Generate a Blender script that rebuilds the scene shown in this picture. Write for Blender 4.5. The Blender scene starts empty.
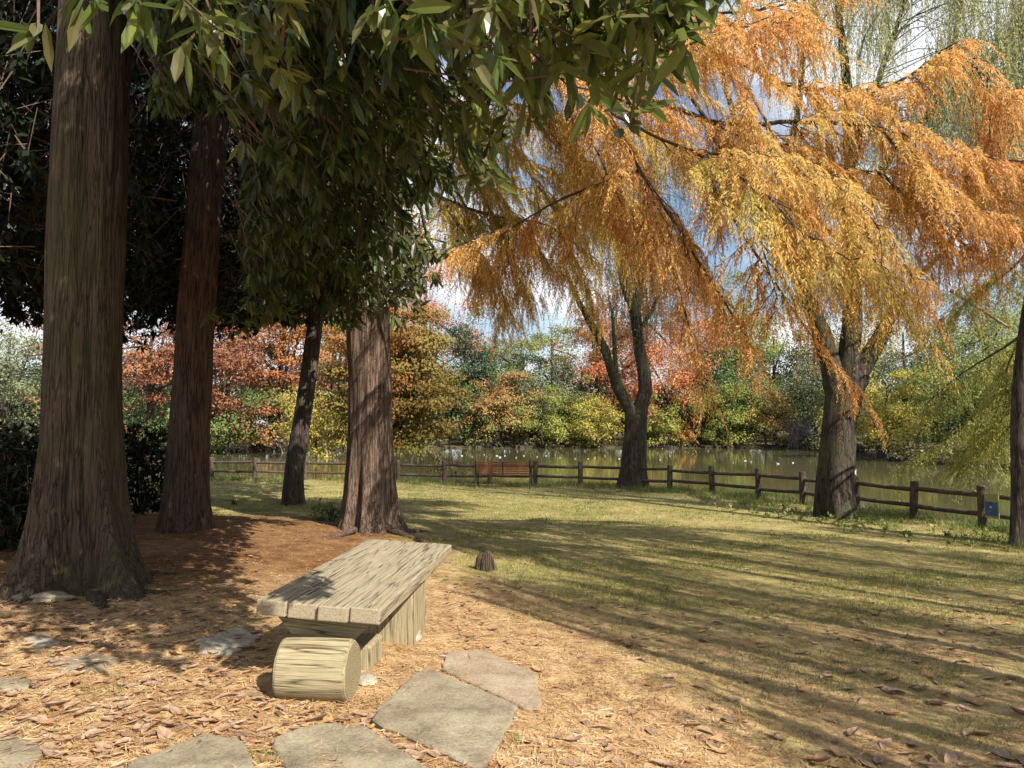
import bpy, math, random
import numpy as np
from mathutils import Vector

rng = np.random.default_rng(7)
random.seed(7)
R = math.radians
scene = bpy.context.scene
COL = scene.collection

# ------------------------------------------------------------------ camera model
FPX, CX, CY = 769.0, 512.0, 384.0
PITCH = math.atan(41 / FPX)
CAM = np.array([0.0, 0.0, 1.5])
cp, sp = math.cos(PITCH), math.sin(PITCH)


def at(px, py, Y):
    d = np.array([(px - CX), FPX * cp - (CY - py) * sp, FPX * sp + (CY - py) * cp])
    return CAM + d * (Y / d[1])


# ------------------------------------------------------------------ noise + polylines
def _hash(i, j, s):
    n = (i.astype(np.int64) * 374761393 + j.astype(np.int64) * 668265263 + s * 974634) & 0x7fffffff
    n = ((n ^ (n >> 13)) * 1274126177) & 0x7fffffff
    return ((n ^ (n >> 16)) & 0xffff) / 65535.0


def vnoise(x, y, s=0):
    x = np.asarray(x, float); y = np.asarray(y, float)
    i = np.floor(x); j = np.floor(y); fx = x - i; fy = y - j
    fx = fx * fx * (3 - 2 * fx); fy = fy * fy * (3 - 2 * fy)
    a = _hash(i, j, s); b = _hash(i + 1, j, s); c = _hash(i, j + 1, s); d = _hash(i + 1, j + 1, s)
    return (a * (1 - fx) + b * fx) * (1 - fy) + (c * (1 - fx) + d * fx) * fy


def fbm(x, y, s=0, o=3):
    v = 0; a = .5
    for k in range(o):
        v = v + a * vnoise(np.asarray(x) * 2 ** k, np.asarray(y) * 2 ** k, s + k); a *= .5
    return v / (1 - .5 ** o)


def sstep(a, b, x):
    t = np.clip((x - a) / (b - a), 0, 1)
    return t * t * (3 - 2 * t)


def sdpoly(x, y, poly):
    """signed distance to closed polygon, negative inside"""
    x = np.asarray(x, float); y = np.asarray(y, float)
    d = np.full(x.shape, 1e9); ins = np.zeros(x.shape, bool)
    n = len(poly)
    for k in range(n):
        ax, ay = poly[k]; bx, by = poly[(k + 1) % n]
        ex, ey = bx - ax, by - ay
        t = np.clip(((x - ax) * ex + (y - ay) * ey) / (ex * ex + ey * ey), 0, 1)
        d = np.minimum(d, np.hypot(x - ax - t * ex, y - ay - t * ey))
        c = (ay > y) != (by > y)
        with np.errstate(divide='ignore', invalid='ignore'):
            xi = ax + (y - ay) * ex / (ey if ey != 0 else 1e-12)
        ins ^= c & (x < xi)
    return np.where(ins, -d, d)


MOUND = [(2.4, -40), (2.1, 0), (1.8, 2), (1.5, 3.4), (.55, 6.4), (-.9, 9.0), (-1.5, 11), (-2.4, 13), (-4, 14.6),
         (-8, 15.4), (-60, 18), (-60, -40)]
FENCE_PX = [(85, 27.0), (130, 26.6), (170, 26.3), (213, 26.0), (256, 25.6), (306, 25.2), (352, 24.8), (399, 24.4), (445, 24.0), (490, 23.6),
            (535, 23.2), (580, 22.8), (625, 22.2), (669, 21.4), (711, 20.3), (757, 19.1), (801, 17.8), (854, 16.4),
            (911, 15.0), (979, 13.6), (1060, 12.3), (1160, 11.1)]
FENCE = [((px - CX) / FPX * Y, Y) for px, Y in FENCE_PX]
FAR = [(-400, 62), (-200, 62), (0, 66), (200, 71), (330, 77), (450, 84), (800, 84), (845, 66), (900, 53), (960, 47), (1024, 44), (1500, 36)]
FARP = [((px - CX) / FPX * Y, Y) for px, Y in FAR]
near = [(-90, 34), (-40, 30)] + [(x + .45, y + .75) for x, y in FENCE] + [(14, 8), (30, 0), (60, -8)]
POND = near + [(90, 20)] + FARP[::-1] + [(-120, 66)]
WATER_Z = -1.0


def H(x, y):
    x = np.asarray(x, float); y = np.asarray(y, float)
    sm = sdpoly(x, y, MOUND)
    z = -0.30 * sstep(-2.4, .9, sm)
    z = z + .03 * (fbm(x * .5, y * .5, 3) - .5) * np.clip((y + 5) / 8, 0, 1)
    m = 1 - sstep(-.3, .6, sm)
    z = z + m * .03 * (fbm(x * 2.2, y * 2.2, 9) - .5)
    # root ridges running out of the trees toward the lawn edge
    z = z + .05 * np.exp(-((sm - .1) / .5) ** 2) * sstep(.45, .8, vnoise(x * 1.1 + y * 1.6, (x - y) * .25, 5)) * (y < 14) * (y > 4)
    sp_ = sdpoly(x, y, POND)
    land_far = sstep(30, 42, y) * (-.50 + .02 * np.clip(sp_, 0, 80))
    z = z + land_far
    t = sstep(-.15, 2.4, -sp_)
    z = z * (1 - t) + (-1.9) * t
    return z


_gx = np.arange(-30, 30, .12); _gy = np.arange(1, 40, .12)
_HG = H(*np.meshgrid(_gx, _gy))


def Hq(x, y):
    u = min(max((x + 30) / .12, 0), len(_gx) - 1.001); v = min(max((y - 1) / .12, 0), len(_gy) - 1.001)
    i, j = int(u), int(v); fu, fv = u - i, v - j; g = _HG
    return float((g[j, i] * (1 - fu) + g[j, i + 1] * fu) * (1 - fv) + (g[j + 1, i] * (1 - fu) + g[j + 1, i + 1] * fu) * fv)


def gpt(px, py, lift=0.0):
    z = -.1
    for _ in range(24):
        d = np.array([(px - CX), FPX * cp - (CY - py) * sp, FPX * sp + (CY - py) * cp])
        p = CAM + d * ((z + lift - CAM[2]) / d[2])
        z = .4 * z + .6 * Hq(p[0], p[1])
    return np.array([p[0], p[1], z + lift])


# ------------------------------------------------------------------ object helpers
def tag(o, label=None, cat=None, group=None, kind=None):
    if label: o['label'] = label
    if cat: o['category'] = cat
    if group: o['group'] = group
    if kind: o['kind'] = kind
    return o


def thing(name, label, cat, loc, group=None, rz=0):
    o = bpy.data.objects.new(name, None)
    o.empty_display_size = .2
    o.location = tuple(map(float, loc)); o.rotation_euler.z = rz
    COL.objects.link(o)
    return tag(o, label, cat, group)


class MB:
    def __init__(s):
        s.V = []; s.parts = []; s.n = 0

    def add(s, V, F, mi=0):
        V = np.asarray(V, float).reshape(-1, 3); F = np.asarray(F, np.int64)
        s.V.append(V); s.parts.append((F + s.n, mi)); s.n += len(V)
        return s

    def build(s, name, mats, parent=None, smooth=False, local=False, origin=None):
        V = np.concatenate(s.V)
        loc = np.zeros(3)
        if parent is not None and not local:
            loc = np.array(parent.location)
            if parent.parent: loc = loc + np.array(parent.parent.location)
        if origin is not None:
            loc = np.asarray(origin, float)
        V = V - loc
        me = bpy.data.meshes.new(name)
        me.vertices.add(len(V)); me.vertices.foreach_set('co', V.astype(np.float32).ravel())
        loops = np.concatenate([F.ravel() for F, m in s.parts])
        tot = np.concatenate([np.full(len(F), F.shape[1]) for F, m in s.parts])
        mi = np.concatenate([np.full(len(F), m) for F, m in s.parts])
        st = np.concatenate([[0], np.cumsum(tot)[:-1]])
        me.loops.add(len(loops)); me.loops.foreach_set('vertex_index', loops.astype(np.int32))
        me.polygons.add(len(tot)); me.polygons.foreach_set('loop_start', st.astype(np.int32))
        me.polygons.foreach_set('loop_total', tot.astype(np.int32))
        me.polygons.foreach_set('material_index', mi.astype(np.int32))
        me.polygons.foreach_set('use_smooth', np.full(len(tot), smooth))
        me.update(calc_edges=True)
        if not isinstance(mats, (list, tuple)): mats = [mats]
        for m in mats: me.materials.append(m)
        o = bpy.data.objects.new(name, me); COL.objects.link(o)
        if origin is not None: o.location = tuple(map(float, origin))
        if parent is not None: o.parent = parent
        return o


def frames(P):
    T = np.gradient(P, axis=0); T /= np.linalg.norm(T, axis=1)[:, None] + 1e-9
    a = np.array([1., 0, 0]) if abs(T[0][0]) < .8 else np.array([0, 1., 0])
    A = []; B = []
    for t in T:
        a = a - t * a.dot(t); a /= np.linalg.norm(a); A.append(a); B.append(np.cross(t, a))
    return T, np.array(A), np.array(B)


def smoothpath(P, n):
    """Catmull-Rom through P"""
    P = np.asarray(P, float)
    if len(P) == 2:
        t = np.linspace(0, 1, n)[:, None]; return P[0] * (1 - t) + P[1] * t
    Q = np.vstack([2 * P[0] - P[1], P, 2 * P[-1] - P[-2]])
    u = np.linspace(0, len(P) - 1 - 1e-6, n); i = u.astype(int); f = (u - i)[:, None]
    p0, p1, p2, p3 = Q[i], Q[i + 1], Q[i + 2], Q[i + 3]
    return .5 * (2 * p1 + (p2 - p0) * f + (2 * p0 - 5 * p1 + 4 * p2 - p3) * f ** 2 + (3 * p1 - p0 - 3 * p2 + p3) * f ** 3)


def tube(mb, P, r, seg=8, rf=None, mi=0, cap=True):
    P = np.asarray(P, float); n = len(P)
    r = np.asarray(r, float) * np.ones(n)
    T, A, B = frames(P)
    th = np.linspace(0, 2 * math.pi, seg, endpoint=False)
    rr = r[:, None] * np.ones((n, seg))
    if rf is not None: rr = rr * rf(np.arange(n)[:, None] / (n - 1), th[None, :], P)
    V = P[:, None, :] + rr[..., None] * (np.cos(th)[None, :, None] * A[:, None, :] + np.sin(th)[None, :, None] * B[:, None, :])
    V = V.reshape(-1, 3)
    i = np.arange(n - 1)[:, None] * seg; k = np.arange(seg)[None, :]; k2 = (k + 1) % seg
    F = np.stack([i + k, i + k2, i + seg + k2, i + seg + k], -1).reshape(-1, 4)
    mb.add(V, F, mi)
    if cap:
        for e, idx in ((0, 0), (1, (n - 1) * seg)):
            c = P[0] if e == 0 else P[-1]
            ring = V[idx:idx + seg]
            a = np.arange(seg); b = (a + 1) % seg
            F2 = np.stack([a, b, np.full(seg, seg)], -1)
            if e == 0: F2 = F2[:, ::-1]
            mb.add(np.vstack([ring, c]), F2, mi)


def box(mb, c, s, ax=None, mi=0, bev=0.0):
    """box centred c, half size s, axes rows ax; chamfered vertical edges optional"""
    c = np.asarray(c, float); s = np.asarray(s, float)
    ax = np.eye(3) if ax is None else np.asarray(ax, float)
    if bev <= 0:
        q = np.array([[x, y, z] for x in (-1, 1) for y in (-1, 1) for z in (-1, 1)], float) * s
        F = [[0, 1, 3, 2], [4, 6, 7, 5], [0, 4, 5, 1], [2, 3, 7, 6], [0, 2, 6, 4], [1, 5, 7, 3]]
        mb.add(c + q @ ax, F, mi); return
    import bmesh
    bm = bmesh.new(); bmesh.ops.create_cube(bm, size=2)
    for v in bm.verts: v.co = (v.co.x * s[0], v.co.y * s[1], v.co.z * s[2])
    bmesh.ops.bevel(bm, geom=bm.edges[:], offset=bev, segments=2, affect='EDGES', profile=.5)
    bmesh.ops.triangulate(bm, faces=bm.faces[:])
    V = np.array([v.co[:] for v in bm.verts]); bm.verts.index_update()
    F = np.array([[v.index for v in f.verts] for f in bm.faces]); bm.free()
    mb.add(c + V @ ax, F, mi)


def unit(v):
    return v / (np.linalg.norm(v, axis=-1, keepdims=True) + 1e-9)


def quads(mb, C, D, N, L, W, mi=0):
    """diamond leaves from base C along D, width across N x D"""
    D = unit(D); S = unit(np.cross(N, D))
    L = np.asarray(L)[:, None]; W = np.asarray(W)[:, None]
    V = np.stack([C, C + D * L * .42 + S * W * .5, C + D * L, C + D * L * .42 - S * W * .5], 1)
    F = np.arange(len(C) * 4).reshape(-1, 4)
    mb.add(V.reshape(-1, 3), F, mi)


def leaves(mb, C, D, N, L, W, droop=.12, mi=0):
    """folded, drooping lanceolate leaves: 7 verts, 6 tris"""
    D = unit(D); S = unit(np.cross(N, D)); N = np.cross(D, S)
    L = np.asarray(L)[:, None]; W = np.asarray(W)[:, None]; h = W * .5
    dn = np.array([0, 0, -1.0])
    b = C
    m = C + D * L * .5 - N * W * .10 + dn * L * droop * .25
    t = C + D * L + dn * L * droop
    def side(f, w, k): return C + D * L * f + S * h * w * k + N * W * .06 + dn * L * droop * f * f
    V = np.stack([b, m, t, side(.26, .82, 1), side(.66, .9, 1), side(.26, .82, -1), side(.66, .9, -1)], 1)
    f = np.array([[0, 3, 1], [3, 4, 1], [4, 2, 1], [0, 1, 5], [5, 1, 6], [6, 1, 2]])
    F = (np.arange(len(C)) * 7)[:, None, None] + f[None]
    mb.add(V.reshape(-1, 3), F.reshape(-1, 3), mi)


def rdir(n):
    return unit(rng.normal(size=(n, 3)))


# ------------------------------------------------------------------ materials
def mat(name):
    m = bpy.data.materials.new(name); m.use_nodes = True
    nt = m.node_tree; nt.nodes.clear()
    out = nt.nodes.new('ShaderNodeOutputMaterial')
    return m, nt, out


def nd(nt, t, **kw):
    n = nt.nodes.new(t)
    for k, v in kw.items(): setattr(n, k, v)
    return n


def ramp(nt, cols):
    r = nd(nt, 'ShaderNodeValToRGB')
    e = r.color_ramp.elements
    while len(e) < len(cols): e.new(.5)
    for i, (p, c) in enumerate(cols):
        e[i].position = p; e[i].color = (*c, 1)
    return r


def noise(nt, vec, scale, detail=4, rough=.55, mapping=None):
    if mapping is not None:
        mp = nd(nt, 'ShaderNodeMapping'); mp.inputs['Scale'].default_value = mapping
        nt.links.new(vec, mp.inputs['Vector']); vec = mp.outputs['Vector']
    n = nd(nt, 'ShaderNodeTexNoise')
    n.inputs['Scale'].default_value = scale; n.inputs['Detail'].default_value = detail; n.inputs['Roughness'].default_value = rough
    nt.links.new(vec, n.inputs['Vector'])
    return n


def mixc(nt, a, b, fac, mode='MIX'):
    m = nd(nt, 'ShaderNodeMix', data_type='RGBA', blend_type=mode)
    for s, v in ((m.inputs[6], a), (m.inputs[7], b), (m.inputs[0], fac)):
        if hasattr(v, 'links') or isinstance(v, bpy.types.NodeSocket): nt.links.new(v, s)
        elif isinstance(v, tuple): s.default_value = (*v, 1)
        else: s.default_value = v
    return m.outputs[2]


def foliage(name, cols, transl=.35, rough=.5, nscale=.5, spec=.3, back=None, rnd=.45):
    m, nt, out = mat(name)
    g = nd(nt, 'ShaderNodeNewGeometry'); tc = nd(nt, 'ShaderNodeTexCoord')
    nz = noise(nt, tc.outputs['Object'], nscale, 3)
    ma = nd(nt, 'ShaderNodeMath', operation='MULTIPLY_ADD'); ma.inputs[1].default_value = rnd
    nt.links.new(g.outputs['Random Per Island'], ma.inputs[0])
    mb_ = nd(nt, 'ShaderNodeMath', operation='MULTIPLY_ADD'); mb_.inputs[1].default_value = 1.5; mb_.inputs[2].default_value = -.25 - rnd * .5
    nt.links.new(nz.outputs['Fac'], mb_.inputs[0]); nt.links.new(mb_.outputs[0], ma.inputs[2])
    r = ramp(nt, cols); nt.links.new(ma.outputs[0], r.inputs['Fac'])
    c = r.outputs['Color']
    if back is not None:
        c = mixc(nt, c, back, g.outputs['Backfacing'])
    p = nd(nt, 'ShaderNodeBsdfPrincipled'); p.inputs['Roughness'].default_value = rough
    p.inputs['Specular IOR Level'].default_value = spec
    nt.links.new(c, p.inputs['Base Color'])
    t = nd(nt, 'ShaderNodeBsdfTranslucent')
    gm = nd(nt, 'ShaderNodeGamma'); gm.inputs[1].default_value = .9
    nt.links.new(r.outputs['Color'], gm.inputs[0]); nt.links.new(gm.outputs[0], t.inputs['Color'])
    mx = nd(nt, 'ShaderNodeMixShader'); mx.inputs[0].default_value = transl
    nt.links.new(p.outputs[0], mx.inputs[1]); nt.links.new(t.outputs[0], mx.inputs[2])
    nt.links.new(mx.outputs[0], out.inputs['Surface'])
    return m


def barkmat(name, c1, c2, c3, scale=7, stretch=.12, bump=.6, moss=None):
    m, nt, out = mat(name)
    tc = nd(nt, 'ShaderNodeTexCoord'); v = tc.outputs['Object']
    n1 = noise(nt, v, scale, 6, .65, (1, 1, stretch))
    n2 = noise(nt, v, scale * 5, 5, .7, (1, 1, stretch * .8))
    n3 = noise(nt, v, 1.6, 3, .5)
    r = ramp(nt, [(.3, c1), (.5, c2), (.68, c3)])
    mm = nd(nt, 'ShaderNodeMath', operation='MULTIPLY_ADD'); mm.inputs[1].default_value = .55
    nt.links.new(n1.outputs['Fac'], mm.inputs[0])
    m2 = nd(nt, 'ShaderNodeMath', operation='MULTIPLY'); m2.inputs[1].default_value = .45
    nt.links.new(n2.outputs['Fac'], m2.inputs[0]); nt.links.new(m2.outputs[0], mm.inputs[2])
    nt.links.new(mm.outputs[0], r.inputs['Fac'])
    c = r.outputs['Color']
    n4 = noise(nt, v, scale * .9, 3, .6, (1, 1, stretch * .45)); n4.inputs['Distortion'].default_value = .35
    ab_ = nd(nt, 'ShaderNodeMath', operation='SUBTRACT'); ab_.inputs[1].default_value = .5; nt.links.new(n4.outputs['Fac'], ab_.inputs[0])
    ab2 = nd(nt, 'ShaderNodeMath', operation='ABSOLUTE'); nt.links.new(ab_.outputs[0], ab2.inputs[0])
    rk = ramp(nt, [(0.0, (.30, .28, .27)), (.03, (.8, .79, .78)), (.07, (1.05, 1.05, 1.05))]); nt.links.new(ab2.outputs[0], rk.inputs['Fac'])
    c = mixc(nt, c, rk.outputs['Color'], 1.0, 'MULTIPLY')
    if moss is not None:
        rr = ramp(nt, [(.45, (0, 0, 0)), (.65, (1, 1, 1))]); nt.links.new(n3.outputs['Fac'], rr.inputs['Fac'])
        fac = nd(nt, 'ShaderNodeMath', operation='MULTIPLY'); fac.inputs[1].default_value = .7
        nt.links.new(rr.outputs['Color'], fac.inputs[0])
        c = mixc(nt, c, moss, fac.outputs[0])
    b = nd(nt, 'ShaderNodeBump'); b.inputs['Strength'].default_value = bump; b.inputs['Distance'].default_value = .03
    hk = nd(nt, 'ShaderNodeMath', operation='MULTIPLY'); nt.links.new(mm.outputs[0], hk.inputs[0]); nt.links.new(rk.outputs['Color'], hk.inputs[1])
    nt.links.new(hk.outputs[0], b.inputs['Height'])
    p = nd(nt, 'ShaderNodeBsdfPrincipled'); p.inputs['Roughness'].default_value = .9; p.inputs['Specular IOR Level'].default_value = .15
    nt.links.new(c, p.inputs['Base Color']); nt.links.new(b.outputs[0], p.inputs['Normal'])
    nt.links.new(p.outputs[0], out.inputs['Surface'])
    return m


def simple(name, cols, scale=8, rough=.7, bump=.2, stretch=(1, 1, 1), spec=.3, detail=6, bdist=.01):
    m, nt, out = mat(name)
    tc = nd(nt, 'ShaderNodeTexCoord')
    n1 = noise(nt, tc.outputs['Object'], scale, detail, .65, stretch)
    r = ramp(nt, cols); nt.links.new(n1.outputs['Fac'], r.inputs['Fac'])
    p = nd(nt, 'ShaderNodeBsdfPrincipled'); p.inputs['Roughness'].default_value = rough; p.inputs['Specular IOR Level'].default_value = spec
    nt.links.new(r.outputs['Color'], p.inputs['Base Color'])
    b = nd(nt, 'ShaderNodeBump'); b.inputs['Strength'].default_value = bump; b.inputs['Distance'].default_value = bdist
    nt.links.new(n1.outputs['Fac'], b.inputs['Height']); nt.links.new(b.outputs[0], p.inputs['Normal'])
    nt.links.new(p.outputs[0], out.inputs['Surface'])
    return m


M = {}
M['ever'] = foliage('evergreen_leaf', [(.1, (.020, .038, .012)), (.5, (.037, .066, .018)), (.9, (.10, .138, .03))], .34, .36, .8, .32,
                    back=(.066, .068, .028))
M['ever_shaded'] = foliage('evergreen_leaf_shaded', [(.1, (.006, .010, .005)), (.5, (.010, .017, .008)), (.9, (.017, .026, .011))], .08, .45, .8, .2)  # evergreen leaf darkened: the canopy's shade put into its colour
M['cyp'] = foliage('cypress_orange', [(.05, (.58, .24, .085)), (.30, (.72, .38, .12)), (.55, (.75, .44, .14)), (.76, (.72, .51, .16)), (.95, (.46, .47, .11))], .45, .6, .55)
M['cypgold'] = foliage('cypress_gold', [(.1, (.58, .34, .085)), (.45, (.68, .48, .12)), (.75, (.62, .50, .13)), (.95, (.42, .41, .10))], .45, .6, .5)
M['cypgreen'] = foliage('cypress_green', [(.1, (.20, .22, .05)), (.5, (.30, .31, .07)), (.95, (.42, .38, .09))], .42, .6, .5)
M['olive'] = foliage('cypress_olive', [(.1, (.36, .12, .045)), (.33, (.27, .17, .045)), (.6, (.21, .19, .045)), (.95, (.27, .26, .06))], .3, .6, .22)
M['willow'] = foliage('willow_leaf', [(.1, (.26, .30, .13)), (.5, (.40, .43, .18)), (.95, (.55, .53, .24))], .4, .55, .4)
M['willowgrey'] = foliage('willow_leaf_grey', [(.1, (.13, .17, .09)), (.5, (.20, .24, .13)), (.95, (.30, .32, .16))], .35, .6, .4)
M['red'] = foliage('red_leaf', [(.1, (.42, .12, .06)), (.5, (.52, .19, .08)), (.95, (.54, .27, .10))], .35, .6, .18, rnd=.26)
M['darkred'] = foliage('dark_red_leaf', [(.1, (.18, .07, .04)), (.5, (.27, .11, .055)), (.95, (.36, .21, .08))], .3, .6, .18, rnd=.26)
M['orange'] = foliage('orange_leaf', [(.1, (.36, .12, .05)), (.5, (.43, .20, .065)), (.95, (.38, .29, .08))], .35, .6, .18, rnd=.26)
M['yellow'] = foliage('yellow_leaf', [(.1, (.30, .27, .06)), (.5, (.42, .37, .08)), (.95, (.52, .45, .13))], .35, .6, .2, rnd=.26)
M['ygreen'] = foliage('yellow_green_leaf', [(.1, (.15, .19, .045)), (.5, (.25, .28, .06)), (.95, (.38, .37, .09))], .35, .6, .2, rnd=.26)
M['green'] = foliage('green_leaf', [(.1, (.07, .12, .035)), (.5, (.12, .18, .05)), (.95, (.21, .26, .07))], .3, .6, .2, rnd=.26)
M['sage'] = foliage('grey_green_leaf', [(.1, (.12, .15, .08)), (.5, (.19, .21, .11)), (.95, (.29, .28, .13))], .3, .6, .2, rnd=.26)
M['deep'] = foliage('deep_green_leaf', [(.1, (.018, .035, .018)), (.5, (.032, .058, .026)), (.95, (.06, .09, .035))], .15, .5, .2, rnd=.26)
M['rust'] = foliage('rust_leaf', [(.1, (.27, .14, .055)), (.5, (.35, .23, .08)), (.95, (.33, .30, .09))], .3, .6, .2, rnd=.26)
M['bark_old'] = barkmat('bark_fibrous', (.040, .030, .021), (.090, .067, .047), (.165, .13, .095), 26, .11, 1.0, moss=(.07, .066, .032))
M['bark_red'] = barkmat('bark_reddish', (.040, .025, .018), (.095, .062, .044), (.17, .115, .083), 26, .11, .9)
M['bark_cyp'] = barkmat('bark_cypress', (.04, .026, .019), (.135, .093, .068), (.29, .22, .17), 28, .09, 1.0)
M['bark_dark'] = barkmat('bark_dark', (.028, .024, .02), (.07, .058, .047), (.13, .11, .09), 11, .25, .8)
M['bark_willow'] = barkmat('bark_willow', (.018, .015, .012), (.052, .043, .034), (.115, .096, .077), 17, .3, 1.0, moss=(.08, .085, .045))
M['twig'] = simple('twig_bark', [(.3, (.05, .032, .022)), (.7, (.12, .085, .06))], 20, .85, .2)
M['palebranch'] = simple('pale_branch_bark', [(.3, (.16, .13, .10)), (.7, (.32, .27, .22))], 12, .85, .2)
M['greytwig'] = simple('grey_twig', [(.3, (.16, .13, .12)), (.7, (.30, .25, .24))], 12, .85, .2)
M['fence'] = simple('fence_timber', [(.3, (.045, .032, .024)), (.55, (.085, .062, .046)), (.75, (.14, .11, .085))], 9, .85, .3, (1, 1, 1))
M['iron'] = simple('black_iron', [(.3, (.015, .015, .016)), (.7, (.03, .03, .03))], 8, .45, .05)
M['slat'] = simple('red_brown_slat', [(.3, (.12, .042, .020)), (.7, (.19, .070, .032))], 6, .5, .1, (1, 8, 8))
M['bird'] = simple('white_feather', [(.3, (.46, .46, .44)), (.7, (.58, .58, .56))], 6, .7, .05)
M['birdgrey'] = simple('grey_feather', [(.3, (.24, .22, .20)), (.7, (.38, .36, .33))], 6, .7, .05)


def woodmat(name, axis, cols, lich=(.27, .23, .155)):
    """weathered timber with grain along a local axis"""
    m, nt, out = mat(name)
    tc = nd(nt, 'ShaderNodeTexCoord'); v = tc.outputs['Object']
    st = [62, 62, 62]; st[axis] = 2.4
    st2 = [170, 170, 170]; st2[axis] = 6
    n1 = noise(nt, v, 1, 6, .6, tuple(st)); n2 = noise(nt, v, 1, 4, .6, tuple(st2)); n3 = noise(nt, v, 3.5, 4, .6)
    a = nd(nt, 'ShaderNodeMath', operation='MULTIPLY_ADD'); a.inputs[1].default_value = .42
    b_ = nd(nt, 'ShaderNodeMath', operation='MULTIPLY'); b_.inputs[1].default_value = .58
    nt.links.new(n1.outputs['Fac'], a.inputs[0]); nt.links.new(n2.outputs['Fac'], b_.inputs[0]); nt.links.new(b_.outputs[0], a.inputs[2])
    r = ramp(nt, cols); nt.links.new(a.outputs[0], r.inputs['Fac'])
    rr = ramp(nt, [(.42, (0, 0, 0)), (.7, (1, 1, 1))]); nt.links.new(n3.outputs['Fac'], rr.inputs['Fac'])
    f = nd(nt, 'ShaderNodeMath', operation='MULTIPLY'); f.inputs[1].default_value = .45; nt.links.new(rr.outputs['Color'], f.inputs[0])
    c = mixc(nt, r.outputs['Color'], lich, f.outputs[0])
    n5 = noise(nt, v, 1, 2, .5, tuple(q_ * .35 for q_ in st)); n5.inputs['Distortion'].default_value = .2
    s5 = nd(nt, 'ShaderNodeMath', operation='SUBTRACT'); s5.inputs[1].default_value = .5; nt.links.new(n5.outputs['Fac'], s5.inputs[0])
    a5 = nd(nt, 'ShaderNodeMath', operation='ABSOLUTE'); nt.links.new(s5.outputs[0], a5.inputs[0])
    k5 = ramp(nt, [(0, (.25, .22, .2)), (.012, (.6, .58, .56)), (.03, (1, 1, 1))]); nt.links.new(a5.outputs[0], k5.inputs['Fac'])
    sx_ = nd(nt, 'ShaderNodeSeparateXYZ'); nt.links.new(tc.outputs['Normal'], sx_.inputs[0])
    an_ = nd(nt, 'ShaderNodeMath', operation='ABSOLUTE'); nt.links.new(sx_.outputs[axis], an_.inputs[0])
    sb_ = nd(nt, 'ShaderNodeMath', operation='SUBTRACT'); sb_.inputs[0].default_value = 1.0; sb_.use_clamp = True; nt.links.new(an_.outputs[0], sb_.inputs[1])
    c = mixc(nt, c, k5.outputs['Color'], sb_.outputs[0], 'MULTIPLY')
    if axis == 0:     # growth rings on the sawn end
        so_ = nd(nt, 'ShaderNodeSeparateXYZ'); nt.links.new(v, so_.inputs[0])
        cb = nd(nt, 'ShaderNodeCombineXYZ'); nt.links.new(so_.outputs[1], cb.inputs[1]); nt.links.new(so_.outputs[2], cb.inputs[2])
        ln = nd(nt, 'ShaderNodeVectorMath', operation='LENGTH'); nt.links.new(cb.outputs[0], ln.inputs[0])
        wa = nd(nt, 'ShaderNodeMath', operation='MULTIPLY_ADD'); wa.inputs[1].default_value = 420; nt.links.new(ln.outputs['Value'], wa.inputs[0])
        w2 = nd(nt, 'ShaderNodeMath', operation='MULTIPLY'); w2.inputs[1].default_value = 9; nt.links.new(n3.outputs['Fac'], w2.inputs[0]); nt.links.new(w2.outputs[0], wa.inputs[2])
        si = nd(nt, 'ShaderNodeMath', operation='SINE'); nt.links.new(wa.outputs[0], si.inputs[0])
        rg_ = ramp(nt, [(0, (.62, .58, .54)), (.5, (.95, .94, .92))]); nt.links.new(si.outputs[0], rg_.inputs['Fac'])
        c = mixc(nt, c, rg_.outputs['Color'], an_.outputs[0], 'MULTIPLY')
    bp = nd(nt, 'ShaderNodeBump'); bp.inputs['Strength'].default_value = .7; bp.inputs['Distance'].default_value = .008
    nt.links.new(a.outputs[0], bp.inputs['Height'])
    p = nd(nt, 'ShaderNodeBsdfPrincipled'); p.inputs['Roughness'].default_value = .85; p.inputs['Specular IOR Level'].default_value = .2
    nt.links.new(c, p.inputs['Base Color']); nt.links.new(bp.outputs[0], p.inputs['Normal'])
    nt.links.new(p.outputs[0], out.inputs['Surface'])
    return m


WC = [(.34, (.11, .088, .06)), (.42, (.205, .168, .108)), (.52, (.295, .25, .168)), (.62, (.35, .305, .21)), (.74, (.42, .37, .265))]
LC = [(.32, (.10, .08, .05)), (.42, (.20, .165, .095)), (.52, (.305, .255, .15)), (.64, (.37, .315, .19)), (.76, (.44, .385, .25))]
M['plank'] = woodmat('weathered_plank', 1, WC)
M['log'] = woodmat('weathered_log', 0, LC, (.25, .235, .145))
M['block'] = woodmat('weathered_block', 2, LC)


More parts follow.
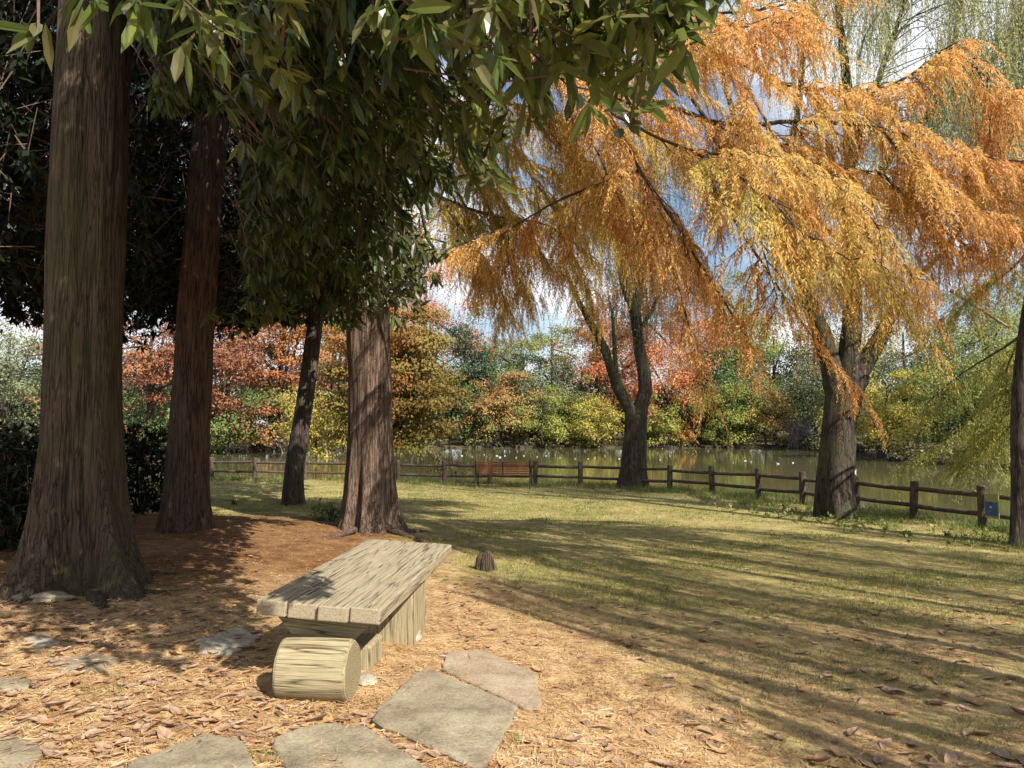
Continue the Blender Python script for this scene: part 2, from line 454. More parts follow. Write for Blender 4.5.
def stonemat(name, c1, c2, c3):
    m, nt, out = mat(name)
    tc = nd(nt, 'ShaderNodeTexCoord'); v = tc.outputs['Object']
    n1 = noise(nt, v, 3, 8, .7); n2 = noise(nt, v, 60, 4, .7); n3 = noise(nt, v, 14, 5, .65)
    r = ramp(nt, [(.35, c1), (.52, c2), (.68, c3)]); nt.links.new(n1.outputs['Fac'], r.inputs['Fac'])
    r2 = ramp(nt, [(.35, (.68, .68, .68)), (.6, (1.08, 1.08, 1.08))]); nt.links.new(n2.outputs['Fac'], r2.inputs['Fac'])
    c = mixc(nt, r.outputs['Color'], r2.outputs['Color'], 1.0, 'MULTIPLY')
    r3 = ramp(nt, [(.52, (0, 0, 0)), (.62, (1, 1, 1))]); nt.links.new(n3.outputs['Fac'], r3.inputs['Fac'])
    f = nd(nt, 'ShaderNodeMath', operation='MULTIPLY'); f.inputs[1].default_value = .35; nt.links.new(r3.outputs['Color'], f.inputs[0])
    c = mixc(nt, c, (.22, .21, .12), f.outputs[0])
    s = nd(nt, 'ShaderNodeMath', operation='ADD'); nt.links.new(n3.outputs['Fac'], s.inputs[0]); nt.links.new(n2.outputs['Fac'], s.inputs[1])
    bp = nd(nt, 'ShaderNodeBump'); bp.inputs['Strength'].default_value = .55; bp.inputs['Distance'].default_value = .012
    nt.links.new(s.outputs[0], bp.inputs['Height'])
    p = nd(nt, 'ShaderNodeBsdfPrincipled'); p.inputs['Roughness'].default_value = .9; p.inputs['Specular IOR Level'].default_value = .2
    nt.links.new(c, p.inputs['Base Color']); nt.links.new(bp.outputs[0], p.inputs['Normal'])
    nt.links.new(p.outputs[0], out.inputs['Surface'])
    return m


M['slab'] = stonemat('flagstone_grey', (.15, .118, .078), (.265, .22, .15), (.37, .315, .225))
M['slabwarm'] = stonemat('flagstone_warm', (.22, .16, .105), (.33, .255, .175), (.41, .335, .24))
M['slabpale'] = stonemat('flagstone_pale', (.26, .22, .16), (.38, .34, .26), (.46, .41, .33))


def groundmat():
    m, nt, out = mat('ground_litter_and_turf')
    tc = nd(nt, 'ShaderNodeTexCoord'); v = tc.outputs['Object']
    at_ = nd(nt, 'ShaderNodeAttribute', attribute_name='litter')
    ab = nd(nt, 'ShaderNodeAttribute', attribute_name='bank')
    nA = noise(nt, v, 1.2, 5, .6); nB = noise(nt, v, 26, 6, .7); nC = noise(nt, v, 90, 4, .7, (1, .55, 1)); nD = noise(nt, v, 5, 5, .65)
    # litter: needles and crumbled leaves
    rl = ramp(nt, [(.33, (.105, .062, .036)), (.44, (.28, .17, .082)), (.56, (.43, .295, .15)), (.7, (.55, .42, .25))])
    s = nd(nt, 'ShaderNodeMath', operation='MULTIPLY_ADD'); s.inputs[1].default_value = .5
    s2 = nd(nt, 'ShaderNodeMath', operation='MULTIPLY'); s2.inputs[1].default_value = .5
    nt.links.new(nB.outputs['Fac'], s.inputs[0]); nt.links.new(nC.outputs['Fac'], s2.inputs[0]); nt.links.new(s2.outputs[0], s.inputs[2])
    pm = nd(nt, 'ShaderNodeMath', operation='MULTIPLY_ADD'); pm.inputs[1].default_value = .55; pm.inputs[2].default_value = -.275
    nt.links.new(nD.outputs['Fac'], pm.inputs[0])
    pa = nd(nt, 'ShaderNodeMath', operation='ADD'); nt.links.new(s.outputs[0], pa.inputs[0]); nt.links.new(pm.outputs[0], pa.inputs[1])
    nt.links.new(pa.outputs[0], rl.inputs['Fac'])
    # turf: straw + green
    rg = ramp(nt, [(.30, (.10, .085, .032)), (.44, (.21, .175, .065)), (.56, (.32, .265, .11)), (.70, (.44, .36, .18))])
    s3 = nd(nt, 'ShaderNodeMath', operation='MULTIPLY_ADD'); s3.inputs[1].default_value = .6
    s4 = nd(nt, 'ShaderNodeMath', operation='MULTIPLY'); s4.inputs[1].default_value = .4
    nt.links.new(nD.outputs['Fac'], s3.inputs[0]); nt.links.new(nC.outputs['Fac'], s4.inputs[0]); nt.links.new(s4.outputs[0], s3.inputs[2])
    nt.links.new(s3.outputs[0], rg.inputs['Fac'])
    # ragged border
    f = nd(nt, 'ShaderNodeMath', operation='ADD'); nt.links.new(at_.outputs['Fac'], f.inputs[0])
    f2 = nd(nt, 'ShaderNodeMath', operation='MULTIPLY_ADD'); f2.inputs[1].default_value = 1.1; f2.inputs[2].default_value = -.55
    nt.links.new(nA.outputs['Fac'], f2.inputs[0]); nt.links.new(f2.outputs[0], f.inputs[1])
    f3 = nd(nt, 'ShaderNodeMath', operation='MULTIPLY_ADD'); f3.inputs[1].default_value = .5; f3.inputs[2].default_value = -.25
    nt.links.new(nB.outputs['Fac'], f3.inputs[0])
    f4 = nd(nt, 'ShaderNodeMath', operation='ADD'); nt.links.new(f.outputs[0], f4.inputs[0]); nt.links.new(f3.outputs[0], f4.inputs[1])
    rf = ramp(nt, [(.30, (0, 0, 0)), (.70, (1, 1, 1))]); nt.links.new(f4.outputs[0], rf.inputs['Fac'])
    am = nd(nt, 'ShaderNodeAttribute', attribute_name='mulch_shade')
    lm = mixc(nt, rl.outputs['Color'], (.42, .30, .24), am.outputs['Fac'], 'MULTIPLY')
    c = mixc(nt, rg.outputs['Color'], lm, rf.outputs['Color'])
    c = mixc(nt, c, (.055, .045, .03), ab.outputs['Fac'])
    bp = nd(nt, 'ShaderNodeBump'); bp.inputs['Strength'].default_value = .9; bp.inputs['Distance'].default_value = .02
    nt.links.new(s.outputs[0], bp.inputs['Height'])
    p = nd(nt, 'ShaderNodeBsdfPrincipled'); p.inputs['Roughness'].default_value = .95; p.inputs['Specular IOR Level'].default_value = .1
    nt.links.new(c, p.inputs['Base Color']); nt.links.new(bp.outputs[0], p.inputs['Normal'])
    nt.links.new(p.outputs[0], out.inputs['Surface'])
    return m


def watermat():
    m, nt, out = mat('pond_water')
    tc = nd(nt, 'ShaderNodeTexCoord'); v = tc.outputs['Object']
    n1 = noise(nt, v, 1.3, 3, .5, (1, 2.2, 1)); n2 = noise(nt, v, .12, 3, .5, (1, 2.5, 1))
    mu = nd(nt, 'ShaderNodeMath', operation='MULTIPLY'); nt.links.new(n1.outputs['Fac'], mu.inputs[0]); nt.links.new(n2.outputs['Fac'], mu.inputs[1])
    bp = nd(nt, 'ShaderNodeBump'); bp.inputs['Strength'].default_value = .035; bp.inputs['Distance'].default_value = .10
    nt.links.new(mu.outputs[0], bp.inputs['Height'])
    p = nd(nt, 'ShaderNodeBsdfPrincipled')
    p.inputs['Base Color'].default_value = (.085, .08, .035, 1); p.inputs['Roughness'].default_value = .06
    p.inputs['Specular IOR Level'].default_value = .6; p.inputs['IOR'].default_value = 1.33
    nt.links.new(bp.outputs[0], p.inputs['Normal']); nt.links.new(p.outputs[0], out.inputs['Surface'])
    return m


# ------------------------------------------------------------------ world, sun, camera
SUN_AZ, SUN_EL = R(140), R(40)     # clockwise from +Y; behind the camera, to the right
to_sun = np.array([math.sin(SUN_AZ) * math.cos(SUN_EL), math.cos(SUN_AZ) * math.cos(SUN_EL), math.sin(SUN_EL)])
w = bpy.data.worlds.new('World'); scene.world = w; w.use_nodes = True
nt = w.node_tree; nt.nodes.clear()
sky = nd(nt, 'ShaderNodeTexSky', sky_type='NISHITA'); sky.sun_disc = False
sky.sun_elevation = SUN_EL; sky.sun_rotation = SUN_AZ; sky.air_density = 1.0; sky.dust_density = .9; sky.ozone_density = 1.5
tc = nd(nt, 'ShaderNodeTexCoord')
cl = noise(nt, tc.outputs['Generated'], 3.2, 7, .58, (1, 1, 2.4))
rc = ramp(nt, [(.45, (.03, .03, .03)), (.58, (1, 1, 1))]); nt.links.new(cl.outputs['Fac'], rc.inputs['Fac'])
skyc = mixc(nt, sky.outputs['Color'], (7.4, 7.6, 8.0), rc.outputs['Color'])
bg = nd(nt, 'ShaderNodeBackground'); bg.inputs['Strength'].default_value = .075
nt.links.new(skyc, bg.inputs['Color'])
wo = nd(nt, 'ShaderNodeOutputWorld'); nt.links.new(bg.outputs[0], wo.inputs['Surface'])

sun = bpy.data.lights.new('sun', 'SUN'); sun.energy = 5.0; sun.angle = R(.5); sun.color = (1, .93, .82)
so = bpy.data.objects.new('sun', sun); COL.objects.link(so)
so.rotation_euler = Vector(tuple(-to_sun)).to_track_quat('-Z', 'Y').to_euler(); so.location = (20, -20, 30)

cam = bpy.data.cameras.new('camera'); co = bpy.data.objects.new('camera', cam); COL.objects.link(co)
cam.sensor_width = 36; cam.lens = FPX / 1024 * 36; cam.clip_start = .05; cam.clip_end = 2000
co.location = tuple(CAM); co.rotation_euler = (math.pi / 2 + PITCH, 0, 0)
scene.camera = co
vs = scene.view_settings
vs.view_transform = 'Standard'; vs.look = 'None'; vs.gamma = 1; vs.exposure = 1.0; vs.use_curve_mapping = False
cy = scene.cycles
cy.max_bounces = 6; cy.diffuse_bounces = 3; cy.glossy_bounces = 2; cy.transmission_bounces = 4; cy.transparent_max_bounces = 4
cy.use_denoising = True; cy.caustics_reflective = False; cy.caustics_refractive = False
cy.sample_clamp_indirect = 6

# ------------------------------------------------------------------ ground and water
tx = np.linspace(-5.0, 5.0, 380); xs = 2.4 * np.sinh(tx)
ty = np.linspace(-2.9, 5.5, 400); ys = 5 + 2.8 * np.sinh(ty)
GX, GY = np.meshgrid(xs, ys)
GZ = H(GX, GY)
nearw = np.exp(-((GX) ** 2 + (GY - 5) ** 2) / 60)
GZ = GZ + nearw * rng.normal(size=GZ.shape) * .004
mb = MB()
nx, ny = len(xs), len(ys)
i = np.arange(ny - 1)[:, None] * nx; k = np.arange(nx - 1)[None, :]
F = np.stack([i + k, i + k + 1, i + nx + k + 1, i + nx + k], -1).reshape(-1, 4)
mb.add(np.stack([GX, GY, GZ], -1).reshape(-1, 3), F)
ground = mb.build('ground', groundmat(), smooth=True)
sm = sdpoly(GX, GY, MOUND); spd = sdpoly(GX, GY, POND)
a = ground.data.attributes.new('litter', 'FLOAT', 'POINT')
lit = 1 - sstep(-1.2, 2.2, sm)
# thin litter and bare soil also lie on the near lawn
lit = np.maximum(lit, .58 * (1 - sstep(4.5, 13.5, GY)))
a.data.foreach_set('value', lit.astype(np.float32).ravel())
a = ground.data.attributes.new('mulch_shade', 'FLOAT', 'POINT')
mul = sstep(6.0, 8.6, GY + .9 * (GX + 3) * -.35 + 1.6 * (fbm(GX * .7, GY * .7, 55) - .5)) * (1 - sstep(-1.9, -.5, GX)) * (.55 + .6 * fbm(GX * 1.6, GY * 1.6, 57))  # brown litter under the trees, with their shade painted in as darker ground
a.data.foreach_set('value', np.clip(mul, 0, 1).astype(np.float32).ravel())
a = ground.data.attributes.new('bank', 'FLOAT', 'POINT')
bank = (1 - sstep(-.2, 1.2, spd)) * .9
bank = np.maximum(bank, sstep(35, 50, GY) * (1 - sstep(5, 8, -spd)) * .75)
a.data.foreach_set('value', bank.astype(np.float32).ravel())
tag(ground, kind='structure')
mb = MB()
wx = np.linspace(-160, 160, 5)
mb.add([(-170, 5, WATER_Z), (170, 5, WATER_Z), (170, 110, WATER_Z), (-170, 110, WATER_Z)], [[0, 1, 2, 3]])
tag(mb.build('water', watermat()), kind='structure')


# ------------------------------------------------------------------ tree pieces
def trunk_rf(flare, lobes, seed, ridge=.05, hgt=6.0, fdec=.32):
    ph = np.random.default_rng(seed).uniform(0, 6.28, 8)
    def f(s, th, P):
        z = (P[:, 2] - P[0, 2])[:, None]
        e = np.exp(-z / fdec); e2 = np.exp(-z / (fdec * 2.2))
        lob = sum(np.cos(th * n + ph[i]) / (1 + .3 * i) for i, n in enumerate(lobes)) / len(lobes)
        r = 1 + flare * e + flare * 1.35 * e2 * lob
        u = th * 9 / 6.2832
        n1 = vnoise(np.mod(th / 6.28318 * 26, 26) + 0 * z, z * .9 + 3, seed) - .5
        n2 = vnoise(np.mod(th / 6.28318 * 11, 11) + 0 * z, z * .5 + 9, seed + 3) - .5
        seam = sstep(0, .5, np.minimum(th, 6.28318 - th))
        return r * (1 + seam * (ridge * 1.6 * n1 + ridge * 1.8 * n2))
    return f


def big_trunk(name, parent, pts, r0, r1, material, flare=.5, lobes=(3, 5, 7), seed=1, seg=88, n=110, ridge=.05, fdec=.32):
    P = smoothpath(pts, n)
    # more rings near the base
    s = np.linspace(0, 1, n); s2 = s ** 1.5
    P = np.stack([np.interp(s2, s, P[:, k]) for k in range(3)], -1)
    zz = (P[:, 2] - P[0, 2]) / (P[-1, 2] - P[0, 2])
    r = r0 + (r1 - r0) * zz
    mb = MB(); tube(mb, P, r, seg, trunk_rf(flare, lobes, seed, ridge, fdec=fdec), cap=True)
    return mb.build(name, material, parent, smooth=True)


def limb(parent, pts, r0, r1, material, seg=8, n=None, name='limb'):
    pts = np.asarray(pts, float)
    n = n or max(8, len(pts) * 6)
    P = smoothpath(pts, n)
    P[1:-1] += rng.normal(size=P[1:-1].shape) * min(r0 * .10, .010)
    r = r0 + (r1 - r0) * np.linspace(0, 1, n) ** .8
    mb = MB(); tube(mb, P, r, seg)
    return mb.build(name, material, parent, smooth=True)


def leaf_clusters(mb, C, axis, nleaf, L, W, droop=.25, detailed=True, twig=.35, tmi=1, spread=.9):
    n = len(C)
    ax = unit(axis)
    CC = np.repeat(C, nleaf, 0); A = np.repeat(ax, nleaf, 0)
    d = unit(A * rng.uniform(.25, 1.0, (n * nleaf, 1)) + rdir(n * nleaf) * spread + np.array([0, 0, -droop]))
    CC = CC + rng.normal(size=CC.shape) * .02 - A * rng.uniform(0, .10, (n * nleaf, 1))
    N = unit(np.array([0, 0, 1.0]) + rdir(n * nleaf) * .7)
    l = rng.uniform(.65, 1.15, n * nleaf) * L; ww = rng.uniform(.8, 1.15, n * nleaf) * W
    (leaves if detailed else quads)(mb, CC, d, N, l, ww)
    if twig > 0:
        B = C - ax * twig + np.array([0, 0, .12]) + rng.normal(size=C.shape) * .06
        t3 = unit(np.cross(ax, rdir(n))) * .004; t4 = np.cross(ax, t3)
        V = np.stack([B + t3 * 1.6, B + t4 * 1.6, B - t3 * 1.6 - t4, C + t3, C + t4, C - t3 - t4], 1)
        f = np.array([[0, 1, 4, 3], [1, 2, 5, 4], [2, 0, 3, 5]])
        F = (np.arange(n) * 6)[:, None, None] + f
        mb.add(V.reshape(-1, 3), F.reshape(-1, 4), tmi)


def sprays(mb, base, d0, L, K=16, leaf=.085, lw=.013, grav=1.0, mi=0, tmi=None):
    """feathery drooping strands; base,d0 (N,3), L (N)"""
    n = len(base)
    s = (np.arange(K) + .5) / K
    s = s[None, :, None] + rng.uniform(-.4, .4, (n, K, 1)) / K
    d0 = unit(d0); Ln = L[:, None, None]
    down = np.array([0, 0, -1.0])
    P = base[:, None, :] + d0[:, None, :] * Ln * (s - .35 * s * s) + down * Ln * grav * (.25 * s + .45 * s * s)
    T = unit(d0[:, None, :] * (1 - .7 * s) + down * grav * (.25 + .9 * s))
    side = unit(np.cross(T, down + .2 * rng.normal(size=(n, 1, 3))))
    sg = np.where(np.arange(K) % 2 == 0, 1., -1.)[None, :, None]
    D = unit(T * .75 + side * sg * .7 + down * .35 + .25 * rng.normal(size=(n, K, 3)))
    tap = (1.0 - .55 * s[..., 0])
    l = leaf * rng.uniform(.7, 1.25, (n, K)) * tap; ww = lw * rng.uniform(.7, 1.3, (n, K))
    quads(mb, P.reshape(-1, 3), D.reshape(-1, 3), rdir(n * K), l.ravel(), ww.ravel(), mi)
    if tmi is not None:
        ss = np.array([0, .5, 1.0])[None, :, None]
        Q = base[:, None, :] + d0[:, None, :] * Ln * (ss - .35 * ss * ss) + down * Ln * grav * (.25 * ss + .45 * ss * ss)
        o = side[:, 0, :] * .0022
        V = np.stack([Q[:, 0] + o, Q[:, 0] - o, Q[:, 1] + o, Q[:, 1] - o, Q[:, 2] + o * .4, Q[:, 2] - o * .4], 1)
        f = np.array([[0, 1, 3, 2], [2, 3, 5, 4]])
        F = (np.arange(n) * 6)[:, None, None] + f
        mb.add(V.reshape(-1, 3), F.reshape(-1, 4), tmi)


def feather_limb(mb, path, sub_every, sub_len, strands_per_m, strand_len, K=14, leaf=.085, lw=.013, tw_r=.008, start=.12, tmi=1, droop=.5, sideways=1.0, gap=.3):
    """sub-branches with hanging feathery strands along a limb path"""
    P = smoothpath(path, 60)
    seg = np.linalg.norm(np.diff(P, axis=0), axis=1); cum = np.concatenate([[0], np.cumsum(seg)]); Ltot = cum[-1]
    T, A, B = frames(P)
    m = max(3, int(Ltot * (1 - start) / sub_every)); ph_ = rng.uniform(0, 50)
    bases = []; dirs = []; lens = []
    for q in range(m):
        s = start * Ltot + (1 - start) * Ltot * (q + rng.uniform(.2, .8)) / m
        if q < m - 2 and vnoise(s * 1.9 + ph_, q % 2 * 7.3) < gap: continue
        k = min(int(np.searchsorted(cum, s)), 59)
        p = P[k]; t = T[k]
        h = unit(np.cross(t, [0, 0, 1.]))
        sg = 1 if q % 2 else -1
        d = unit(t * rng.uniform(.3, .9) + h * sg * sideways * rng.uniform(.4, 1.0) + np.array([0, 0, rng.uniform(-.25, .3)]))
        Ls = sub_len * rng.uniform(.5, 1.2) * (1.0 - .35 * s / Ltot)
        u = np.linspace(0, 1, 6)[:, None]
        S = p + d * Ls * u + np.array([0, 0, -1.]) * Ls * droop * u * u
        S[1:] += rng.normal(size=S[1:].shape) * .02
        tube(mb, S, np.linspace(tw_r, .002, 6), 4, mi=tmi, cap=False)
        ns = max(2, int(Ls * strands_per_m))
        us = rng.uniform(.08, 1.0, ns)
        Sp = np.stack([np.interp(us, u[:, 0], S[:, c]) for c in range(3)], -1)
        hd = unit(np.cross(d, [0, 0, 1.]))
        sd = np.where(rng.random(ns) < .5, 1, -1)[:, None]
        dd = d * rng.uniform(.3, 1.0, (ns, 1)) + hd * sd * rng.uniform(.1, .9, (ns, 1)) + np.array([0, 0, -1.]) * rng.uniform(0, .5, (ns, 1))
        bases.append(Sp); dirs.append(dd); lens.append(strand_len * rng.uniform(.45, 1.25, ns))
    sprays(mb, np.concatenate(bases), np.concatenate(dirs), np.concatenate(lens), K, leaf, lw, 1.0, 0, tmi)


def pend_strands(mb, base, L, K, leaf, lw, sway=.12, tmi=1):
    """willow: long strands hanging nearly straight down"""
    n = len(base)
    dr = np.stack([rng.normal(size=n) * sway, rng.normal(size=n) * sway, -np.ones(n)], -1)
    out = np.stack([rng.normal(size=n), rng.normal(size=n), np.zeros(n)], -1) * .25
    s = (np.arange(K) + .3) / K
    s = s[None, :, None] + rng.uniform(-.4, .4, (n, K, 1)) / K
    Ln = L[:, None, None]
    P = base[:, None] + dr[:, None] * Ln * s + out[:, None] * Ln * .4 * np.sqrt(np.clip(s, 0, 1))
    D = unit(np.array([0, 0, -1.]) + .55 * rng.normal(size=(n, K, 3)))
    quads(mb, P.reshape(-1, 3), D.reshape(-1, 3), rdir(n * K), (leaf * rng.uniform(.7, 1.2, (n * K))), lw * rng.uniform(.8, 1.2, n * K))
    ss = np.array([0, .35, 1.0])[None, :, None]
    Q = base[:, None] + dr[:, None] * Ln * ss + out[:, None] * Ln * .4 * np.sqrt(ss)
    o = rdir(n) * np.array([1, 1, 0]) * .0035
    V = np.stack([Q[:, 0] + o, Q[:, 0] - o, Q[:, 1] + o, Q[:, 1] - o, Q[:, 2] + o * .4, Q[:, 2] - o * .4], 1)
    f = np.array([[0, 1, 3, 2], [2, 3, 5, 4]])
    mb.add(V.reshape(-1, 3), ((np.arange(n) * 6)[:, None, None] + f).reshape(-1, 4), tmi)


# ------------------------------------------------------------------ the four big trees on the left
g1 = gpt(82, 588); g2 = gpt(183, 530); g3 = gpt(292, 504); g4 = gpt(370, 528)
Y1, Y2, Y3, Y4 = g1[1], g2[1], g3[1], g4[1]

# nearest trunk with the broad-leaved canopy over the bench
t1 = thing('broadleaf_tree', 'thickest nearest trunk with flared fluted base and glossy leaves hanging over the bench', 'tree', g1, 'big trees on the leaf covered mound')
pts = [g1 + [0, 0, -.25], at(82, 480, Y1), at(83, 384, Y1), at(90, 150, Y1), at(95, 10, Y1 + .05), at(98, -200, Y1 + .1), at(100, -500, Y1 + .2)]
big_trunk('trunk', t1, pts, .36, .22, M['bark_old'], 1.3, (3, 5, 7, 11), 11, 170, 180, .10, .40)
# surface roots
for (a_, b_, c_, r_) in (((112, 585), (155, 594), (205, 592), .05), ((80, 580), (98, 600), (104, 616), .10), ((120, 574), (170, 575), (215, 580), .035)):
    pr = [gpt(*a_, lift=.06), gpt(*b_, lift=-.005), gpt(*c_, lift=-.05)]
    limb(t1, pr, r_, r_ * .5, M['bark_old'], 10, 12, 'root')
limb1 = [
    [at(95, -40, Y1), (-2.4, 5.6, 4.7), (-1.0, 4.3, 4.3), (.1, 3.3, 3.7), (.62, 2.75, 3.1)],
    [at(95, -70, Y1), (-2.3, 6.6, 5.2), (-1.2, 7.2, 4.6), (-.9, 8.0, 3.5)],
    [at(96, -80, Y1), (-2.6, 4.8, 6.2), (-1.5, 3.3, 5.6), (-.7, 2.6, 4.4)],
    [at(96, -160, Y1), (-2.0, 6.2, 7.0), (-.4, 5.4, 6.4), (.2, 4.6, 5.2)],
    [at(94, -60, Y1), (-4.8, 8.0, 6.0), (-6.0, 8.8, 5.6)],
    [at(94, -120, Y1), (-5.2, 5.8, 6.8), (-6.6, 5.0, 6.6)],
]
for L_ in limb1: limb(t1, L_, .07, .015, M['bark_dark'])
# leaf positions: region between a left ray and the right-hand edge curve
def near_canopy(n):
    out = []
    while len(out) < n:
        Y = rng.uniform(2.45, 9.6); r_ = np.interp(Y, [2.4, 2.9, 4, 5.5, 7.5, 8.5, 10], [712, 672, 535, 440, 398, 388, 362])
        left = np.interp(Y, [2.4, 4, 5, 6.5, 10], [205, 175, 135, 125, 118])
        px = rng.uniform(left, r_)
        x = (px - CX) / FPX * Y
        und = 2.88 + .16 * (Y < 7) + .35 * (vnoise(x * 1.3, Y * 1.3, 21) - .35) + .35 * max(0, (Y - 7.5) * .25)
        und += .9 * max(0, 1 - (px - left) / 150.0) * (Y < 7)
        topz = 8.2 - .9 * max(0, x + .6)
        zr = rng.random() ** 1.25
        z = und + (topz - und) * zr
        py = CY + 41 - (z - 1.5) / Y * FPX
        if 128 < px < 242 and py > 100: continue
        if px < 150 and py > 50: continue
        if vnoise(x * 1.0 + 7, Y * 1.0 + z * .9, 33) < .30: continue
        # thin out toward the edge so it reads as boughs
        if Y < 5.5 and px > r_ - 60 and z > 3.6 and rng.random() < .6: continue
        if rng.random() < (Y / 9.6) ** .7 + .12: out.append((x, Y, z))
    return np.array(out)
C = near_canopy(6200)
mb = MB()
axs = unit(np.stack([C[:, 0] + 3.0, -(C[:, 1] - 6.6) * .6, np.full(len(C), -1.6)], -1) * .4 + rdir(len(C)) * .8 + np.array([0, 0, -.7]))
leaf_clusters(mb, C, axs, 8, .155, .05, .55, True, .35)
# boughs ending at the right edge, closest to the camera
edge = [(705, 40, 2.55), (690, 70, 2.6), (720, 15, 2.5), (640, 70, 2.7), (665, 95, 2.8), (600, 110, 3.1), (625, 60, 2.8), (560, 140, 3.6),
        (575, 95, 3.2), (540, 165, 4.0), (520, 150, 4.0), (500, 190, 4.6), (655, 25, 2.6), (600, 30, 2.7), (550, 60, 3.0), (480, 205, 5.0), (455, 225, 5.5), (680, 5, 2.5), (590, 75, 3.0),
        (140, 44, 3.0), (160, 44, 3.0), (190, 30, 2.9), (240, 40, 2.8), (215, 20, 2.7), (280, 30, 2.7), (300, 12, 2.6), (430, 20, 2.5), (480, 35, 2.5), (520, 30, 2.45), (560, 24, 2.4), (300, 130, 4.4), (340, 170, 4.8), (265, 150, 4.6), (330, 90, 4.0), (300, 50, 3.5)]
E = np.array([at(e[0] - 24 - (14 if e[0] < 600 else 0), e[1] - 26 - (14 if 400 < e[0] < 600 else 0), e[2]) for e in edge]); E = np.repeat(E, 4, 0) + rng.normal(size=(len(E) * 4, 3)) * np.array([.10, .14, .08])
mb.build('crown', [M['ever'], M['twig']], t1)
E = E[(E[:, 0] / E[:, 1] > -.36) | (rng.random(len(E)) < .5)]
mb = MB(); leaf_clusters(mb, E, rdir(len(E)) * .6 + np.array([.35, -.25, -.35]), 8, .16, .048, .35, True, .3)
M['ever_lit'] = foliage('sunlit_evergreen_leaf', [(.1, (.042, .070, .018)), (.5, (.085, .13, .03)), (.9, (.20, .245, .055))], .4, .3, .8, .5, back=(.13, .12, .045))  # lighter leaf colour stands in for sun on the outer boughs and tuft
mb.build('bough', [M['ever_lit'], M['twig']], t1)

# second big trunk
t2 = thing('evergreen_tree', 'reddish brown trunk leaning right, second from the left behind the thickest trunk', 'tree', g2, 'big trees on the leaf covered mound')
big_trunk('trunk', t2, [g2 + [0, 0, -.2], at(187, 450, Y2), at(191, 384, Y2), at(205, 200, Y2), at(214, 80, Y2 + .1), at(224, -200, Y2 + .2), at(230, -420, Y2 + .3)], .29, .16, M['bark_red'], .5, (3, 5, 7), 23, 110, 130, .07)
# third slender
t3 = thing('evergreen_tree', 'slender dark leaning trunk with a tuft of lit green leaves, beside the fibrous lit trunk', 'tree', g3, 'big trees on the leaf covered mound')
big_trunk('trunk', t3, [g3 + [0, 0, -.15], at(294, 470, Y3), at(305, 400, Y3), at(318, 300, Y3), at(328, 200, Y3), at(338, 50, Y3)], .22, .11, M['bark_dark'], .3, (3, 4), 31, 48, 70, .05)
for tree, pos, rad, n, und, top in ((t2, (g2[0] - 1.2, Y2 + .6), 4.2, 5600, 3.3, 11.5), (t3, (g3[0] + .1, Y3 - .6), 3.0, 2600, 3.6, 9.0)):
    ang = rng.uniform(0, 6.283, n); rr = rad * np.sqrt(rng.random(n))
    x = pos[0] + rr * np.cos(ang); y = pos[1] + rr * np.sin(ang)
    und_ = und + .5 * (vnoise(x * .9, y * .9, 41) - .4) + .035 * np.clip(y - 9, 0, 9) + .5 * (rr / rad) ** 4
    z = und_ + (top - und_) * (1 - .55 * (rr / rad) ** 2) * rng.random(n) ** 1.3
    C = np.stack([x, y, z], -1)
    keep = (vnoise(x * 1.1 + z, y * 1.1 - z, 51) > .27) & (np.hypot(x - g4[0], y - g4[1]) > .75)
    keep &= ~((y > 9.2) & (x > -2.6 + .0 * y) & (z < 4.6) & (tree is t2))
    px_ = CX + FPX * x / y
    py_ = CY + 41 - (z - 1.5) / y * FPX
    keep &= ~((px_ > 395) & (z < 4.4))
    keep &= ~((px_ > 158) & (px_ < 242) & (py_ > 110) & (y < Y2 + .35))
    C = C[keep]
    mb = MB(); leaf_clusters(mb, C, rdir(len(C)) * .8 + np.array([0, -.2, -.5]), 9, .19, .066, .4, tree is t3, .4)
    mb.build('crown', [M['ever_shaded' if tree is t2 else 'ever'], M['twig']], tree)
    for q in range(5):
        an = q * 1.3 + .4; z0 = 4.2 + q * .9
        b = np.array([g2[0] + .35, Y2 + .05, z0]) if tree is t2 else np.array([g3[0] + .5, Y3, z0])
        limb(tree, [b, b + [rad * .4 * math.cos(an), rad * .4 * math.sin(an), .5], b + [rad * .85 * math.cos(an), rad * .85 * math.sin(an), .3]], .06, .015, M['bark_dark'])

# tuft of lit leaves low on the slender tree and over the fibrous trunk
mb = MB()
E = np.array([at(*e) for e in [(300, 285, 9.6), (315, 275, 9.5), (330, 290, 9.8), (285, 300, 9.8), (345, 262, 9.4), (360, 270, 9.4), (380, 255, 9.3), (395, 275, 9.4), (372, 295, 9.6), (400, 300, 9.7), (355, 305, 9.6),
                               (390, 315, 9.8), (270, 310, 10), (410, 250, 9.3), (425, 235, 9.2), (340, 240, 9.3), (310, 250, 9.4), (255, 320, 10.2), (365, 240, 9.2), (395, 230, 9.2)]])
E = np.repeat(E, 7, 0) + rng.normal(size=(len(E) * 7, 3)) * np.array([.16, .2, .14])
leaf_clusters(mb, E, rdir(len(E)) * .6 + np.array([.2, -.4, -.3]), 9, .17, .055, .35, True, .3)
mb.build('bough', [M['ever_lit'], M['twig']], t1)

